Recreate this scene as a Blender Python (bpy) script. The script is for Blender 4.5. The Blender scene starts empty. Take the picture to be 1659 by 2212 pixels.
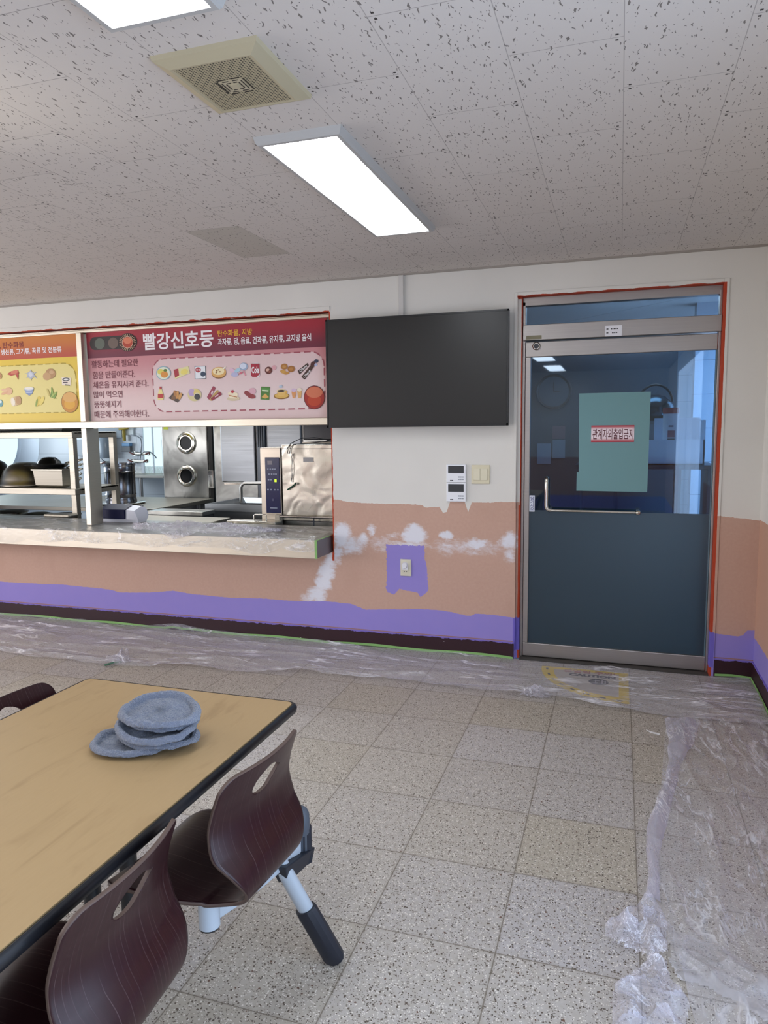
import bpy, bmesh, math, random
from mathutils import Vector, Matrix, noise
random.seed(7)
PI = math.pi
SC = bpy.context.scene
COL = SC.collection
# ------------------------------------------------------------------ camera
F_PX, YAW, PITCH, ROLL = 1557.79, 0.31559, -0.11429, -0.01139
CAM = Vector((0.0, -4.671, 1.5216))
CEIL = 2.532
_cy, _sy, _cp, _sp = math.cos(YAW), math.sin(YAW), math.cos(PITCH), math.sin(PITCH)
_f = Vector((-_sy*_cp, _cy*_cp, _sp)); _r = Vector((_cy, _sy, 0)); _u = _r.cross(_f)
_cr, _sr = math.cos(ROLL), math.sin(ROLL)
_R = _r*_cr + _u*_sr; _U = -_r*_sr + _u*_cr
cd = bpy.data.cameras.new('camera'); cam = bpy.data.objects.new('camera', cd); COL.objects.link(cam)
cd.sensor_fit = 'VERTICAL'; cd.sensor_height = 24; cd.lens = F_PX/2212*24; cd.clip_start = .02
m = Matrix((( _R.x, _U.x, -_f.x, CAM.x), (_R.y, _U.y, -_f.y, CAM.y), (_R.z, _U.z, -_f.z, CAM.z), (0, 0, 0, 1)))
cam.matrix_world = m; SC.camera = cam
def at(px, py, ax, val):
    """point of the place seen at a photo pixel, on the plane axis ax = val"""
    d = _R*((px-829.5)/F_PX) - _U*((py-1106)/F_PX) + _f
    return CAM + d*((val-CAM[ax])/d[ax])
# ------------------------------------------------------------------ light + exposure
vs = SC.view_settings
vs.view_transform = 'Standard'; vs.look = 'None'; vs.gamma = 1; vs.use_curve_mapping = False
vs.exposure = 0.4
SC.cycles.max_bounces = 8; SC.cycles.diffuse_bounces = 4; SC.cycles.transparent_max_bounces = 16
w = bpy.data.worlds.new('world'); SC.world = w; w.use_nodes = True
w.node_tree.nodes['Background'].inputs[0].default_value = (.55, .7, 1, 1)
w.node_tree.nodes['Background'].inputs[1].default_value = 1.0
def area(name, loc, rot, sx, sy, power, color):
    l = bpy.data.lights.new(name, 'AREA'); l.shape = 'RECTANGLE'; l.size = sx; l.size_y = sy
    l.energy = power; l.color = color
    o = bpy.data.objects.new(name, l); o.location = loc; o.rotation_euler = rot; COL.objects.link(o); return o
# daylight through the windows of the dining room (right wall, behind the camera, left wall)
area('daylight_right', (.76, -4.6, 1.17), (0, PI/2, 0), 2.2, 3.2, 60, (.60, .76, 1))
area('daylight_left', (-7.4, -4.6, 1.5), (0, -PI/2-.28, 0), 1.5, 7.6, 215, (.97, .96, 1))
spot = bpy.data.lights.new('ceiling_glow_spot', 'SPOT'); spot.energy = 90; spot.color = (1, .93, .78); spot.spot_size = .34; spot.spot_blend = 1; spot.shadow_soft_size = .3  # added unseen spot from below, makes the warm glow on the ceiling
so = bpy.data.objects.new('ceiling_glow_spot', spot); COL.objects.link(so); so.location = (-3.4, -3.7, .9)
so.rotation_euler = (Vector((-2.02, -2.93, 2.53))-so.location).to_track_quat('-Z', 'Y').to_euler()
# daylight, lamp and added fill lights of the kitchen
area('kitchen_daylight_left', (-9.0, 2.4, 1.7), (0, -PI/2, 0), 1.2, 2.6, 60, (.78, .9, 1))
area('kitchen_fill_right', (1.1, 2.6, 1.7), (0, PI/2, 0), 1.2, 1.6, 22, (.6, .76, 1))  # added blue fill from the right, no window stands there
area('kitchen_lamp', (-4.3, 1.9, 2.5), (0, 0, 0), 2.6, .5, 42, (.92, .96, 1))
area('kitchen_fill_door', (.2, 1.5, 2.5), (0, 0, 0), .9, .4, 9, (.78, .88, 1))  # added fill over the shelf, brightens what shows through the door glass
area('kitchen_fill_low', (1.25, 1.0, .75), (0, PI/2, -.5), 1.1, .9, 24, (.6, .78, 1))  # added fill behind the frosted panel, no window stands there
# ------------------------------------------------------------------ helpers
def lin(h):
    h = h.lstrip('#'); c = [int(h[i:i+2], 16)/255 for i in (0, 2, 4)]
    return tuple(((v+.055)/1.055)**2.4 if v > .04 else v/12.92 for v in c)
_mc = {}
def C(hexc, rough=.6, metal=0, k=1.0, name=None, **kw):
    key = (hexc, rough, metal, k, tuple(kw.items()))
    if key in _mc: return _mc[key]
    mt = bpy.data.materials.new(name or 'paint_'+hexc.strip('#')); mt.use_nodes = True
    b = mt.node_tree.nodes['Principled BSDF']
    b.inputs['Base Color'].default_value = tuple(min(1, v*k) for v in lin(hexc))+(1,)
    b.inputs['Roughness'].default_value = rough; b.inputs['Metallic'].default_value = metal
    for a, v in kw.items(): b.inputs[a.replace('_', ' ')].default_value = v
    _mc[key] = mt; return mt
class Nd:
    """small expression wrapper for shader math"""
    def __init__(s, g, sock): s.g, s.s = g, sock
    def op(s, o, *a, clamp=False):
        n = s.g.nt.nodes.new('ShaderNodeMath'); n.operation = o; n.use_clamp = clamp
        for i, v in enumerate((s,)+a):
            if isinstance(v, Nd): s.g.nt.links.new(v.s, n.inputs[i])
            else: n.inputs[i].default_value = v
        return Nd(s.g, n.outputs[0])
    def __add__(s, o): return s.op('ADD', o)
    __radd__ = __add__
    def __sub__(s, o): return s.op('SUBTRACT', o)
    def __rsub__(s, o): return (s*-1)+o
    def __mul__(s, o): return s.op('MULTIPLY', o)
    __rmul__ = __mul__
    def __truediv__(s, o): return s.op('DIVIDE', o)
    def lt(s, o): return s.op('LESS_THAN', o)
    def gt(s, o): return s.op('GREATER_THAN', o)
    def frac(s): return s.op('FRACT')
    def floor(s): return s.op('FLOOR')
    def abs(s): return s.op('ABSOLUTE')
    def mx(s, o): return s.op('MAXIMUM', o)
    def mn(s, o): return s.op('MINIMUM', o)
    def pw(s, o): return s.op('POWER', o)
    def cl(s): return s.op('ADD', 0.0, clamp=True)
    def ss(s, a, b):
        n = s.g.nt.nodes.new('ShaderNodeMapRange'); n.interpolation_type = 'SMOOTHSTEP'
        s.g.nt.links.new(s.s, n.inputs[0]); n.inputs[1].default_value = a; n.inputs[2].default_value = b
        return Nd(s.g, n.outputs[0])
class G:
    def __init__(s, name, rough=.6, metal=0):
        s.m = bpy.data.materials.new(name); s.m.use_nodes = True; s.nt = s.m.node_tree
        s.b = s.nt.nodes['Principled BSDF']; s.b.inputs['Roughness'].default_value = rough; s.b.inputs['Metallic'].default_value = metal
    def coords(s, obj=False):
        if obj: v = s.nt.nodes.new('ShaderNodeTexCoord').outputs['Object']
        else: v = s.nt.nodes.new('ShaderNodeNewGeometry').outputs['Position']
        n = s.nt.nodes.new('ShaderNodeSeparateXYZ'); s.nt.links.new(v, n.inputs[0])
        return [Nd(s, o) for o in n.outputs]
    def vec(s, x, y=0.0, z=0.0):
        n = s.nt.nodes.new('ShaderNodeCombineXYZ')
        for i, v in enumerate((x, y, z)):
            if isinstance(v, Nd): s.nt.links.new(v.s, n.inputs[i])
            else: n.inputs[i].default_value = v
        return n.outputs[0]
    def noise(s, v, scale, detail=2, rough=.5, dist=0):
        n = s.nt.nodes.new('ShaderNodeTexNoise'); s.nt.links.new(v, n.inputs['Vector'])
        n.inputs['Scale'].default_value = scale; n.inputs['Detail'].default_value = detail
        n.inputs['Roughness'].default_value = rough; n.inputs['Distortion'].default_value = dist
        return Nd(s, n.outputs[0])
    def vor(s, v, scale, feat='F1', rnd=1.0):
        n = s.nt.nodes.new('ShaderNodeTexVoronoi'); s.nt.links.new(v, n.inputs['Vector']); n.feature = feat
        n.inputs['Scale'].default_value = scale; n.inputs['Randomness'].default_value = rnd
        q = s.nt.nodes.new('ShaderNodeSeparateColor'); s.nt.links.new(n.outputs['Color'], q.inputs[0])
        return Nd(s, n.outputs['Distance']), Nd(s, q.outputs[0]), Nd(s, q.outputs[1])
    def white(s, v):
        n = s.nt.nodes.new('ShaderNodeTexWhiteNoise'); s.nt.links.new(v, n.inputs['Vector']); return Nd(s, n.outputs[0])
    def ramp(s, x, pts, lo, hi, vlo, vhi):
        """piecewise linear value over x"""
        n = s.nt.nodes.new('ShaderNodeValToRGB'); r = n.color_ramp
        s.nt.links.new(((x-lo)/(hi-lo)).s, n.inputs[0])
        P = sorted(pts)
        r.elements[0].position = 0; r.elements[1].position = 1
        def f(v): q = (v-vlo)/(vhi-vlo); return (q, q, q, 1)
        r.elements[0].color = f(P[0][1]); r.elements[1].color = f(P[-1][1])
        for a, v in P:
            t = (a-lo)/(hi-lo)
            if 0 < t < 1: e = r.elements.new(t); e.color = f(v)
        return Nd(s, n.outputs[0])*(vhi-vlo)+vlo
    def mix(s, fac, a, b):
        n = s.nt.nodes.new('ShaderNodeMix'); n.data_type = 'RGBA'
        for k, v in ((0, fac), (6, a), (7, b)):
            if isinstance(v, Nd): s.nt.links.new(v.s, n.inputs[k])
            elif hasattr(v, 'is_linked'): s.nt.links.new(v, n.inputs[k])
            elif isinstance(v, str): n.inputs[k].default_value = lin(v)+(1,)
            elif isinstance(v, tuple): n.inputs[k].default_value = v+(1,)
            else: n.inputs[k].default_value = v
        return n.outputs[2]
    def col(s, sock): s.nt.links.new(sock, s.b.inputs['Base Color']); return s
    def rough(s, nd): s.nt.links.new(nd.s, s.b.inputs['Roughness'])
    def alpha(s, nd): s.nt.links.new(nd.s, s.b.inputs['Alpha'])
    def bump(s, nd, strength=.3, dist=.01):
        n = s.nt.nodes.new('ShaderNodeBump'); s.nt.links.new(nd.s, n.inputs['Height'])
        n.inputs['Strength'].default_value = strength; n.inputs['Distance'].default_value = dist
        s.nt.links.new(n.outputs[0], s.b.inputs['Normal'])
# ---- mesh builder
class MB:
    def __init__(s): s.v = []; s.f = []; s.mi = []; s.cur = 0
    def add(s, vs, fs):
        o = len(s.v); s.v += [tuple(v) for v in vs]; s.f += [tuple(i+o for i in f) for f in fs]; s.mi += [s.cur]*len(fs); return s
    def box(s, x0, x1, y0, y1, z0, z1):
        return s.add([(x0,y0,z0),(x1,y0,z0),(x1,y1,z0),(x0,y1,z0),(x0,y0,z1),(x1,y0,z1),(x1,y1,z1),(x0,y1,z1)],
              [(0,3,2,1),(4,5,6,7),(0,1,5,4),(1,2,6,5),(2,3,7,6),(3,0,4,7)])
    def tube(s, pts, r, seg=14, cap=True, rs=None, flat=1.0):
        pts = [Vector(p) for p in pts]; n = len(pts); V = []; F = []
        up = Vector((0, 0, 1)); d0 = (pts[1]-pts[0]).normalized()
        if abs(d0.z) > .9: up = Vector((0, 1, 0))
        a = d0.cross(up).normalized()
        for i, p in enumerate(pts):
            d = (pts[min(i+1, n-1)]-pts[max(i-1, 0)]).normalized()
            a = (a-d*a.dot(d)).normalized(); b = d.cross(a)
            rr = rs[i] if rs else r
            for k in range(seg):
                t = 2*PI*k/seg; V.append(p+a*math.cos(t)*rr+b*math.sin(t)*rr*flat)
        for i in range(n-1):
            for k in range(seg):
                k2 = (k+1) % seg; F.append((i*seg+k, i*seg+k2, (i+1)*seg+k2, (i+1)*seg+k))
        if cap: F.append(tuple(range(seg))[::-1]); F.append(tuple((n-1)*seg+k for k in range(seg)))
        return s.add(V, F)
    def lathe(s, prof, c, seg=40, axis='z'):
        V = []; F = []
        for r, h in prof:
            for k in range(seg):
                t = 2*PI*k/seg
                V.append((c[0]+r*math.cos(t), c[1]+r*math.sin(t), c[2]+h) if axis == 'z' else (c[0]+r*math.cos(t), c[1]+h, c[2]+r*math.sin(t)))
        for i in range(len(prof)-1):
            for k in range(seg):
                k2 = (k+1) % seg; F.append((i*seg+k, i*seg+k2, (i+1)*seg+k2, (i+1)*seg+k))
        return s.add(V, F)
    def disc(s, c, rx, rz, seg=28, rot=0):   # flat disc on a plane y = const, facing -y
        V = []
        for k in range(seg):
            t = 2*PI*k/seg; a, b = rx*math.cos(t), rz*math.sin(t)
            V.append((c[0]+a*math.cos(rot)-b*math.sin(rot), c[1], c[2]+a*math.sin(rot)+b*math.cos(rot)))
        return s.add(V, [tuple(range(seg))])
WL = {}
def build(mb, name, mats, parent=None, smooth=None, bevel=0, seg=2, origin=None):
    if not isinstance(mats, (list, tuple)): mats = [mats]
    me = bpy.data.meshes.new(name); V = mb.v
    if parent is None:
        if origin is None:
            xs = [v[0] for v in V]; ys = [v[1] for v in V]; zs = [v[2] for v in V]
            origin = ((min(xs)+max(xs))/2, (min(ys)+max(ys))/2, min(zs))
        off = Vector(origin)
    else: off = WL[parent.name]
    me.from_pydata([(v[0]-off.x, v[1]-off.y, v[2]-off.z) for v in V], [], mb.f)
    for mt in mats: me.materials.append(mt)
    me.polygons.foreach_set('material_index', mb.mi)
    bm = bmesh.new(); bm.from_mesh(me)
    bmesh.ops.recalc_face_normals(bm, faces=bm.faces) if smooth != 'flat' else None
    bm.to_mesh(me); bm.free()
    if smooth not in (None, 'flat'):
        me.polygons.foreach_set('use_smooth', [True]*len(me.polygons))
        me.set_sharp_from_angle(angle=math.radians(smooth))
    o = bpy.data.objects.new(name, me); COL.objects.link(o)
    if parent is None: o.location = off
    else: o.parent = parent
    WL[o.name] = off
    if bevel:
        b = o.modifiers.new('bevel', 'BEVEL'); b.width = bevel; b.segments = seg; b.limit_method = 'ANGLE'; b.harden_normals = False
    return o
def thing(name, loc, label, cat, group=None):
    o = bpy.data.objects.new(name, None); o.empty_display_size = .05; COL.objects.link(o); o.location = loc
    WL[o.name] = Vector(loc); return tag(o, label, cat, group)
def tag(o, label, cat, group=None):
    o['label'] = label; o['category'] = cat
    if group: o['group'] = group
    return o
def struct(o): o['kind'] = 'structure'; return o
def text(body, x0, x1, z0, z1, y, mat, parent, name='lettering', bold=.0, vertical=False, floor=None, mbonly=False):
    cu = bpy.data.curves.new('lettering', 'FONT'); cu.body = body; cu.size = 1; cu.offset = bold; cu.resolution_u = 4
    if vertical: cu.body = '\n'.join(body); cu.align_x = 'CENTER'
    ob = bpy.data.objects.new('lettering_source', cu); COL.objects.link(ob)
    me = bpy.data.meshes.new_from_object(ob); bpy.data.objects.remove(ob)
    xs = [v.co.x for v in me.vertices]; ys = [v.co.y for v in me.vertices]
    a, b, c, d = min(xs), max(xs), min(ys), max(ys)
    V = []
    for v in me.vertices:
        X = x0+(v.co.x-a)/(b-a)*(x1-x0); Z = z0+(v.co.y-c)/(d-c)*(z1-z0)
        V.append((X, Z, floor) if floor is not None else (X, y, Z))
    mb = MB(); mb.add(V, [tuple(p.vertices) for p in me.polygons])
    if mbonly: return mb
    return build(mb, name, mat, parent)
def textpx(body, xl, yt, xr, yb, y, mat, parent, bold=.0, name='lettering', vertical=False):
    ym = (yt+yb)/2; xm = (xl+xr)/2
    return text(body, at(xl, ym, 1, y).x, at(xr, ym, 1, y).x, at(xm, yb, 1, y).z, at(xm, yt, 1, y).z, y, mat, parent, name, bold, vertical)
# ------------------------------------------------------------------ materials
WHITE = '#dedbd4'; SALMON = '#c8a594'; LILAC = '#8273c4'; ORANGE = '#b23e1c'; MAROON = '#2c0c18'
steel = C('#b9b7b2', .3, 1, name='stainless_steel'); steel_d = C('#77787a', .38, 1, name='dull_steel')
def brushed(name, hexc, r0, r1, ax=0, mottled=0.0, spots=False):
    g = G(name, .3, 1); p = g.coords(); st = [p[0], p[1], p[2]]
    sc = [(2, 2, 160), (160, 160, 2), (5, 5, 5)][ax]
    n = g.noise(g.vec(p[0]*sc[0], p[1]*sc[1], p[2]*sc[2]), 1, 2)
    g.rough(n*(r1-r0)+r0)
    l = g.noise(g.vec(*p), 3.2, 2, dist=1.5)
    dk = tuple(v*.62 for v in lin(hexc)); g.col(g.mix(l.ss(.35, .7), lin(hexc), dk) if mottled else g.mix(n, lin(hexc), tuple(v*.88 for v in lin(hexc))))
    if mottled: g.bump(g.noise(g.vec(*p), 5, 1, dist=1.2), mottled, .05)
    return g.m
brush = brushed('brushed_stainless', '#aaa498', .34, .52)
brush_door = brushed('brushed_door_steel', '#b2aca8', .34, .5)
film = brushed('film_covered_steel', '#d6d1c4', .2, .34, 2, .16)
bright_steel = brushed('counter_steel', '#dcd4c4', .34, .5)
wavy = brushed('wavy_steel', '#b0b0ac', .26, .38, 1, .05)
black = C('#141416', .45, name='black_plastic'); dark = C('#232529', .5); rubber = C('#1d2024', .55)
white_pl = C('#e6e6ea', .4, name='white_plastic'); cream = C('#d8d0b4', .5, name='cream_plastic')
green_tape = C('#86b46a', .6, name='green_masking_tape')
# wall paint
def px_ramp(zo, pts, ox, oy, y=0.0):
    out = []
    for a, b in pts:
        q = at(ox+a*zo, oy+b*zo, 1, y); out.append((q.x, q.z))
    return out
def wall_material():
    g = G('painted_wall', .75); x, y, z = g.coords()
    n1 = g.noise(g.vec(x, y, z), 9, 4, .6) - .5; n2 = g.noise(g.vec(x, y, z), 55, 3) - .5
    jag = n1*.016+n2*.014
    b1 = px_ramp(.3014, [(270,460),(380,480),(500,488),(700,492),(915,500),(925,520),(1030,515),(1060,575),(1082,545),(1088,478),(1212,472),(1234,560),(1256,482),(1380,485),(1460,478),(1550,480)], 640, 940)
    b1 = [(-5.2, 1.03), (-1.95, 1.03)]+b1+[(.5, .992), (.6, .985), (.7, .975), (.83, .96)]
    salm = (z+jag).lt(g.ramp(x, b1, -5.3, .9, .7, 1.2))
    b2 = px_ramp(.458, [(0,210),(200,222),(290,224),(400,235),(530,250),(560,261),(700,262),(815,254),(900,268),(1060,285),(1250,290),(1350,300),(1450,303)], 0, 1160)
    b2 += px_ramp(.3014, [(200,1190),(400,1210),(490,1250),(750,1248),(900,1246),(1060,1258),(1250,1298),(1275,1280),(1400,1285),(1550,1308)], 640, 940)
    b2 += px_ramp(.361, [(1350,800),(1500,820),(1535,780),(1620,782)], 1060, 1080)
    lil = (z+jag*.6).lt(g.ramp(x, b2, -5.3, .9, .1, .5))
    # lilac patch round the outlet
    pa = px_ramp(.3014, [(636,1080),(655,1125),(700,1143),(740,1100),(870,1130),(890,1160),(940,1120),(958,1075)], 640, 940)
    pb = g.ramp(x, pa, -1.6, -1.1, .3, .7)
    c = at(640+.3014*645, 1200, 1, 0).x; d = at(640+.3014*935, 1200, 1, 0).x
    jag3 = jag*2.2
    patch = (x+jag3).gt(c)*(x+jag3+(z-.55)*.12).lt(d)*(z+jag3*.8).lt(at(870, 1177, 1, 0).z)*(z+jag).gt(pb)
    # filler smears
    sp = None; wn = g.noise(g.vec(x, y, z), 11, 3, .6); wn2 = g.noise(g.vec(z, x, y), 14, 3, .6); xw = x+(wn-.5)*.10; zw = z+(wn2-.5)*.07
    for (a, b, rx, rz, k) in [(325,720,62,95,1.1),(290,850,40,70,.8),(390,790,100,60,.75),(480,750,50,40,.8),(545,675,35,50,.7),(600,780,80,55,.42),(690,720,60,25,.4),(850,712,85,72,1.15),(1075,717,60,28,1),(1090,800,110,60,.45),(1250,800,290,50,.45),(1285,780,75,34,.9),(800,785,190,22,.6),(1525,760,60,70,.9),(1530,860,50,60,.6),
                             (245,900,50,70,.8),(215,980,58,70,1.0),(190,1060,58,70,.95),(150,1140,75,60,.9),(90,1175,60,40,.6)]:
        q = at(640+a*.3014, 940+b*.3014, 1, 0); q2 = at(640+(a+rx)*.3014, 940+(b-rz)*.3014, 1, 0)
        dx = (xw-q.x)/((q2.x-q.x)*1.25); dz = (zw-q.z)/((q2.z-q.z)*1.25)
        e = (1-(dx*dx+dz*dz)).cl()*k; sp = e if sp is None else sp.mx(e)
    br = g.noise(g.vec(x*1.0+z*.5, y, z*2.2), 20, 5, .72)
    smear = (sp*1.1+((br-.5)*1.5+.02)*sp.ss(0, .25)).ss(.08, .95)*.95
    # scuffs (horizontal)
    wh = g.mix(g.noise(g.vec(x, y, z), 1.7, 3), '#e2dfd8', '#d3d0ca')
    blotch = g.noise(g.vec(x*.6, y, z*.35), 7, 2).ss(.52, .75)*.35
    sal = g.mix(blotch, SALMON, '#b08e7c'); sal = g.mix(n2+.5, sal, '#bd9886')
    c0 = g.mix(salm, wh, sal); c0 = g.mix(smear*salm, c0, '#dfe0e8')
    c0 = g.mix(lil.mx(patch), c0, g.mix(n1+.5, '#8d81cb', '#9686cc'))
    # line of old paint just over the skirting
    c0 = g.mix((z-.118).abs().lt(.0035), c0, '#9b7468')
    # red brown paint on the edges of the two openings
    wob = n1*.02
    rev = (y.gt(.01)*x.gt(-.7)*x.lt(0)*(x+z.lt(1.02)*.008+wob*.3).gt(-.6075)).mx(y.gt(.03)*x.gt(0)).mx(y.gt(.01)*z.gt(2.325)*x.gt(-.7)*(z+wob).lt(2.345))
    op = (x+wob+1.905).abs().lt(.008)*z.gt(.60)*z.lt(2.32)
    top = ((z+n1*.03-2.318).abs().lt(.007)*x.lt(-1.9)).mx(y.gt(.03)*x.lt(-1.7)*z.gt(2.2))
    f2 = ((x+wob*.3-.555).abs().lt(.010)*z.lt(2.34))
    ft = (z+wob-2.334).abs().lt(.006)*x.gt(-.63)*x.lt(.56)
    c0 = g.mix((rev.mx(op).mx(top).mx(f2).mx(ft)), c0, ORANGE)
    c0 = g.mix((x.gt(-.64)*x.lt(.575)*z.gt(.055)*(z+wob).lt(.275)), c0, '#6f63c0')
    g.col(c0); g.bump(g.noise(g.vec(x, y, z), 180, 2), .12, .003)
    return g.m
wall_m = wall_material()
def side_material():
    g = G('painted_side_wall', .75); x, y, z = g.coords()
    jag = (g.noise(g.vec(x, y, z), 9, 4, .6)-.5)*.03
    c0 = g.mix((z+jag).lt(.97), WHITE, '#c39a84'); c0 = g.mix((z+jag).lt(.26), c0, '#8f82ca')
    g.col(c0); return g.m
side_m = side_material()
def base_material():
    g = G('maroon_skirting', .5); x, y, z = g.coords()
    n = g.noise(g.vec(x, y, z), 22, 4, .7)
    m1 = (z+(n-.5)*.03).gt(.106)
    c0 = g.mix(m1, MAROON, '#7c6cc0'); d, r, q = g.vor(g.vec(x, y, z), 30)
    g.col(g.mix(d.lt(.07)*r.gt(.88), c0, '#e8e4e8')); return g.m
base_m = base_material()
def floor_material():
    g = G('terrazzo_tile', .42); x, y, z = g.coords(); T = .4
    u = (x+1.108)/T; v = (y+.728)/T
    fu = (u.frac()-.5).abs(); fv = (v.frac()-.5).abs()
    wv = (g.noise(g.vec(x, y), 30, 2)-.5)*.006
    seam = (fu+wv).gt(.4955).mx((fv+wv).gt(.4955)); halo = fu.mx(fv).ss(.47, .5)*.25
    tr = g.white(g.vec(u.floor(), v.floor())); tr2 = g.white(g.vec(u.floor()+7.3, v.floor()))
    base = g.mix(tr, '#aca393', '#afaaa9'); base = g.mix(tr2*.35, base, '#bdb8b6')
    base = g.mix(g.noise(g.vec(x, y), 40, 3).ss(.35, .65)*.3, base, '#9a8f7e')
    wp = g.vec(x+(g.noise(g.vec(x, y), 60, 1)-.5)*.01, y+(g.noise(g.vec(y, x), 60, 1)-.5)*.01)
    d1, r1, q1 = g.vor(wp, 115); d2, r2, q2 = g.vor(wp, 210); d3, r3, q3 = g.vor(wp, 60)
    c0 = g.mix(d2.lt(.38)*r2.gt(.72), base, '#6d655b')
    c0 = g.mix(d2.lt(.45)*r2.lt(.2), c0, '#d6d0c6')
    c0 = g.mix(d1.lt(q1*.24+.15)*r1.gt(.50), c0, g.mix(q1, '#332e29', '#5c5044'))
    c0 = g.mix(d3.lt(q3*.12+.09)*r3.gt(.80), c0, g.mix(q3, '#38302b', '#6a4e40'))
    c0 = g.mix(halo, c0, '#857b6e'); c0 = g.mix(seam*.8, c0, '#6b6256')
    g.col(c0); g.rough(g.noise(g.vec(x, y), 8, 3)*.2+.36)
    g.b.inputs['Specular IOR Level'].default_value = .35
    return g.m
def ceiling_material():
    g = G('mineral_ceiling_tile', .9); x, y, z = g.coords(); S = .302; x0 = -.0146; y0 = -2.5646
    u = (x-x0)/S; cu = u.floor(); fu = (u.frac()-.5).abs()
    par = (cu/2).frac().gt(.25)          # columns alternate by half a tile
    v = (y-y0)/(2*S)+(1-par)*0.0+par*0.0; v = (y-y0)/(2*S)+par*.5*-1+.5
    # even column index -1 (between lines 1 and 2) has its seams at y0+even*S
    fv = (v.frac()-.5).abs()
    seam = (fu.gt(.4960)*.6).mx(fv.gt(.4980)*.7)
    tr = g.white(g.vec(cu, v.floor()))
    base = g.mix(tr*.5, '#cdc6c0', '#d1cbc6')
    old = cu.op('COMPARE', -7.0, .1)*y.gt(-1.358)*y.lt(-.752)
    base = g.mix(old, base, '#bab4ab')
    wx = x+(g.noise(g.vec(x, y), 42, 1)-.5)*.022; wy = y+(g.noise(g.vec(y, x), 30, 1)-.5)*.012
    d1, r1, q1 = g.vor(g.vec(wx*5.0, wy), 25); d2, r2, q2 = g.vor(g.vec(x, y), 75); d3, r3, q3 = g.vor(g.vec(wx*3.6, wy), 36)
    c0 = g.mix(d1.lt(q1*.20+.12)*r1.gt(.55), base, '#77706b')
    c0 = g.mix(d3.lt(q3*.18+.08)*r3.gt(.66), c0, '#847e7a')
    c0 = g.mix(d2.lt(.13)*r2.gt(.68), c0, '#4e4845')
    # fixing dots at the joints
    au = (.5-fu)*S; av = (.5-fv)*2*S
    dot = ((au-.018).abs().lt(.004))*((av-.014).abs().lt(.004))
    c0 = g.mix(dot, c0, '#3a3532')
    c0 = g.mix(seam, c0, '#857f7b'); g.col(c0); return g.m
floor_m = floor_material(); ceil_m = ceiling_material()
def tile_wall(name, a, b, tw, th):
    g = G(name, .25); x, y, z = g.coords(); h = x+y
    s1 = ((z/th).frac()-.5).abs().gt(.493); s2 = ((h/tw).frac()-.5).abs().gt(.496)
    g.col(g.mix(s1.mx(s2), a, b)); return g.m
ktile = tile_wall('kitchen_wall_tile', '#c3c8cc', '#8f9498', .6, .3)
kfloor = tile_wall('kitchen_floor_tile', '#6d6f70', '#4a4c4d', .3, .3)
kceil = tile_wall('kitchen_ceiling_panel', '#c2cad0', '#6a737b', 1.3, 9)
# ------------------------------------------------------------------ the setting
XR = .794; XL = -7.5; YB = -9.0; OL, OR_, OZ0, OZ1 = -6.6, -1.905, .66, 2.322; DL, DR, DZ = -.628, .552, 2.338; TH = .15
mb = MB(); H = CEIL+.02
mb.box(XL, OL, 0, TH, 0, H).box(OL, OR_, 0, TH, 0, OZ0).box(OL, OR_, 0, TH, OZ1, H).box(OR_, DL, 0, TH, 0, H).box(DL, DR, 0, TH, DZ, H).box(DR, XR+.15, 0, TH, 0, H).box(DL, -.603, .03, TH, 0, DZ)
struct(build(mb, 'wall_front', wall_m))
struct(build(MB().box(XR, XR+.15, YB, 0, 0, .05).box(XR, XR+.15, YB, 0, 2.3, H).box(XR, XR+.15, -2.9, 0, .05, 2.3).box(XR, XR+.15, YB, -6.3, .05, 2.3), 'wall_right', side_m))
struct(build(MB().box(XL-.15, XL, YB, TH, 0, H), 'wall_left', side_m))
struct(build(MB().box(XL-.15, XR+.15, YB-.15, YB, 0, H), 'wall_back', side_m))
struct(build(MB().box(XL-.15, XR+.15, YB-.15, 0.0, -.1, 0), 'floor', floor_m))
struct(build(MB().box(XL-.15, XR+.15, YB-.15, 0.0, CEIL, CEIL+.1), 'ceiling', ceil_m))
# plaster borders round the openings and the edge strip under the ceiling
struct(build(MB().box(DL-.022, DL, -.005, 0, 1.0, DZ+.024).box(DL, DR, -.005, 0, DZ, DZ+.024).box(DR, DR+.028, -.005, 0, 0.0, DZ+.024), 'trim_1', wall_m, bevel=.002))
struct(build(MB().box(-5.6, OR_+.01, -.005, 0, OZ1, OZ1+.035), 'trim_2', wall_m, bevel=.002))
struct(build(MB().box(XL, XR, -.012, 0, CEIL-.012, CEIL).box(XR-.012, XR, YB, -.012, CEIL-.012, CEIL), 'trim_3', C('#9b948c', .7)))
struct(build(MB().box(XL, DL-.005, -.008, 0, 0, .112), 'baseboard_front', base_m))
struct(build(MB().box(DR+.026, XR, -.008, 0, 0, .112), 'baseboard_corner', base_m))
struct(build(MB().box(XR-.008, XR, -2.9, -.008, 0, .112), 'baseboard_right', base_m))
# windows that let the daylight in (behind and beside the camera)
def window(n, boxes):
    q = MB()
    for b in boxes: q.box(*b)
    struct(build(q, 'window_%d' % n, C('#d9dcdf', .4)))
window(1, [(XR+.02, XR+.08, y-.03, y+.03, .05, 2.3) for y in (-2.93, -4.6, -6.27)]+[(XR+.02, XR+.08, -6.3, -2.9, z, z+.05) for z in (.05, 2.25)])
struct(build(MB().box(XR+.1, XR+.11, -6.3, -2.9, .05, 2.3), 'window_2', C('#cfe0f4', .3)))
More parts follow.
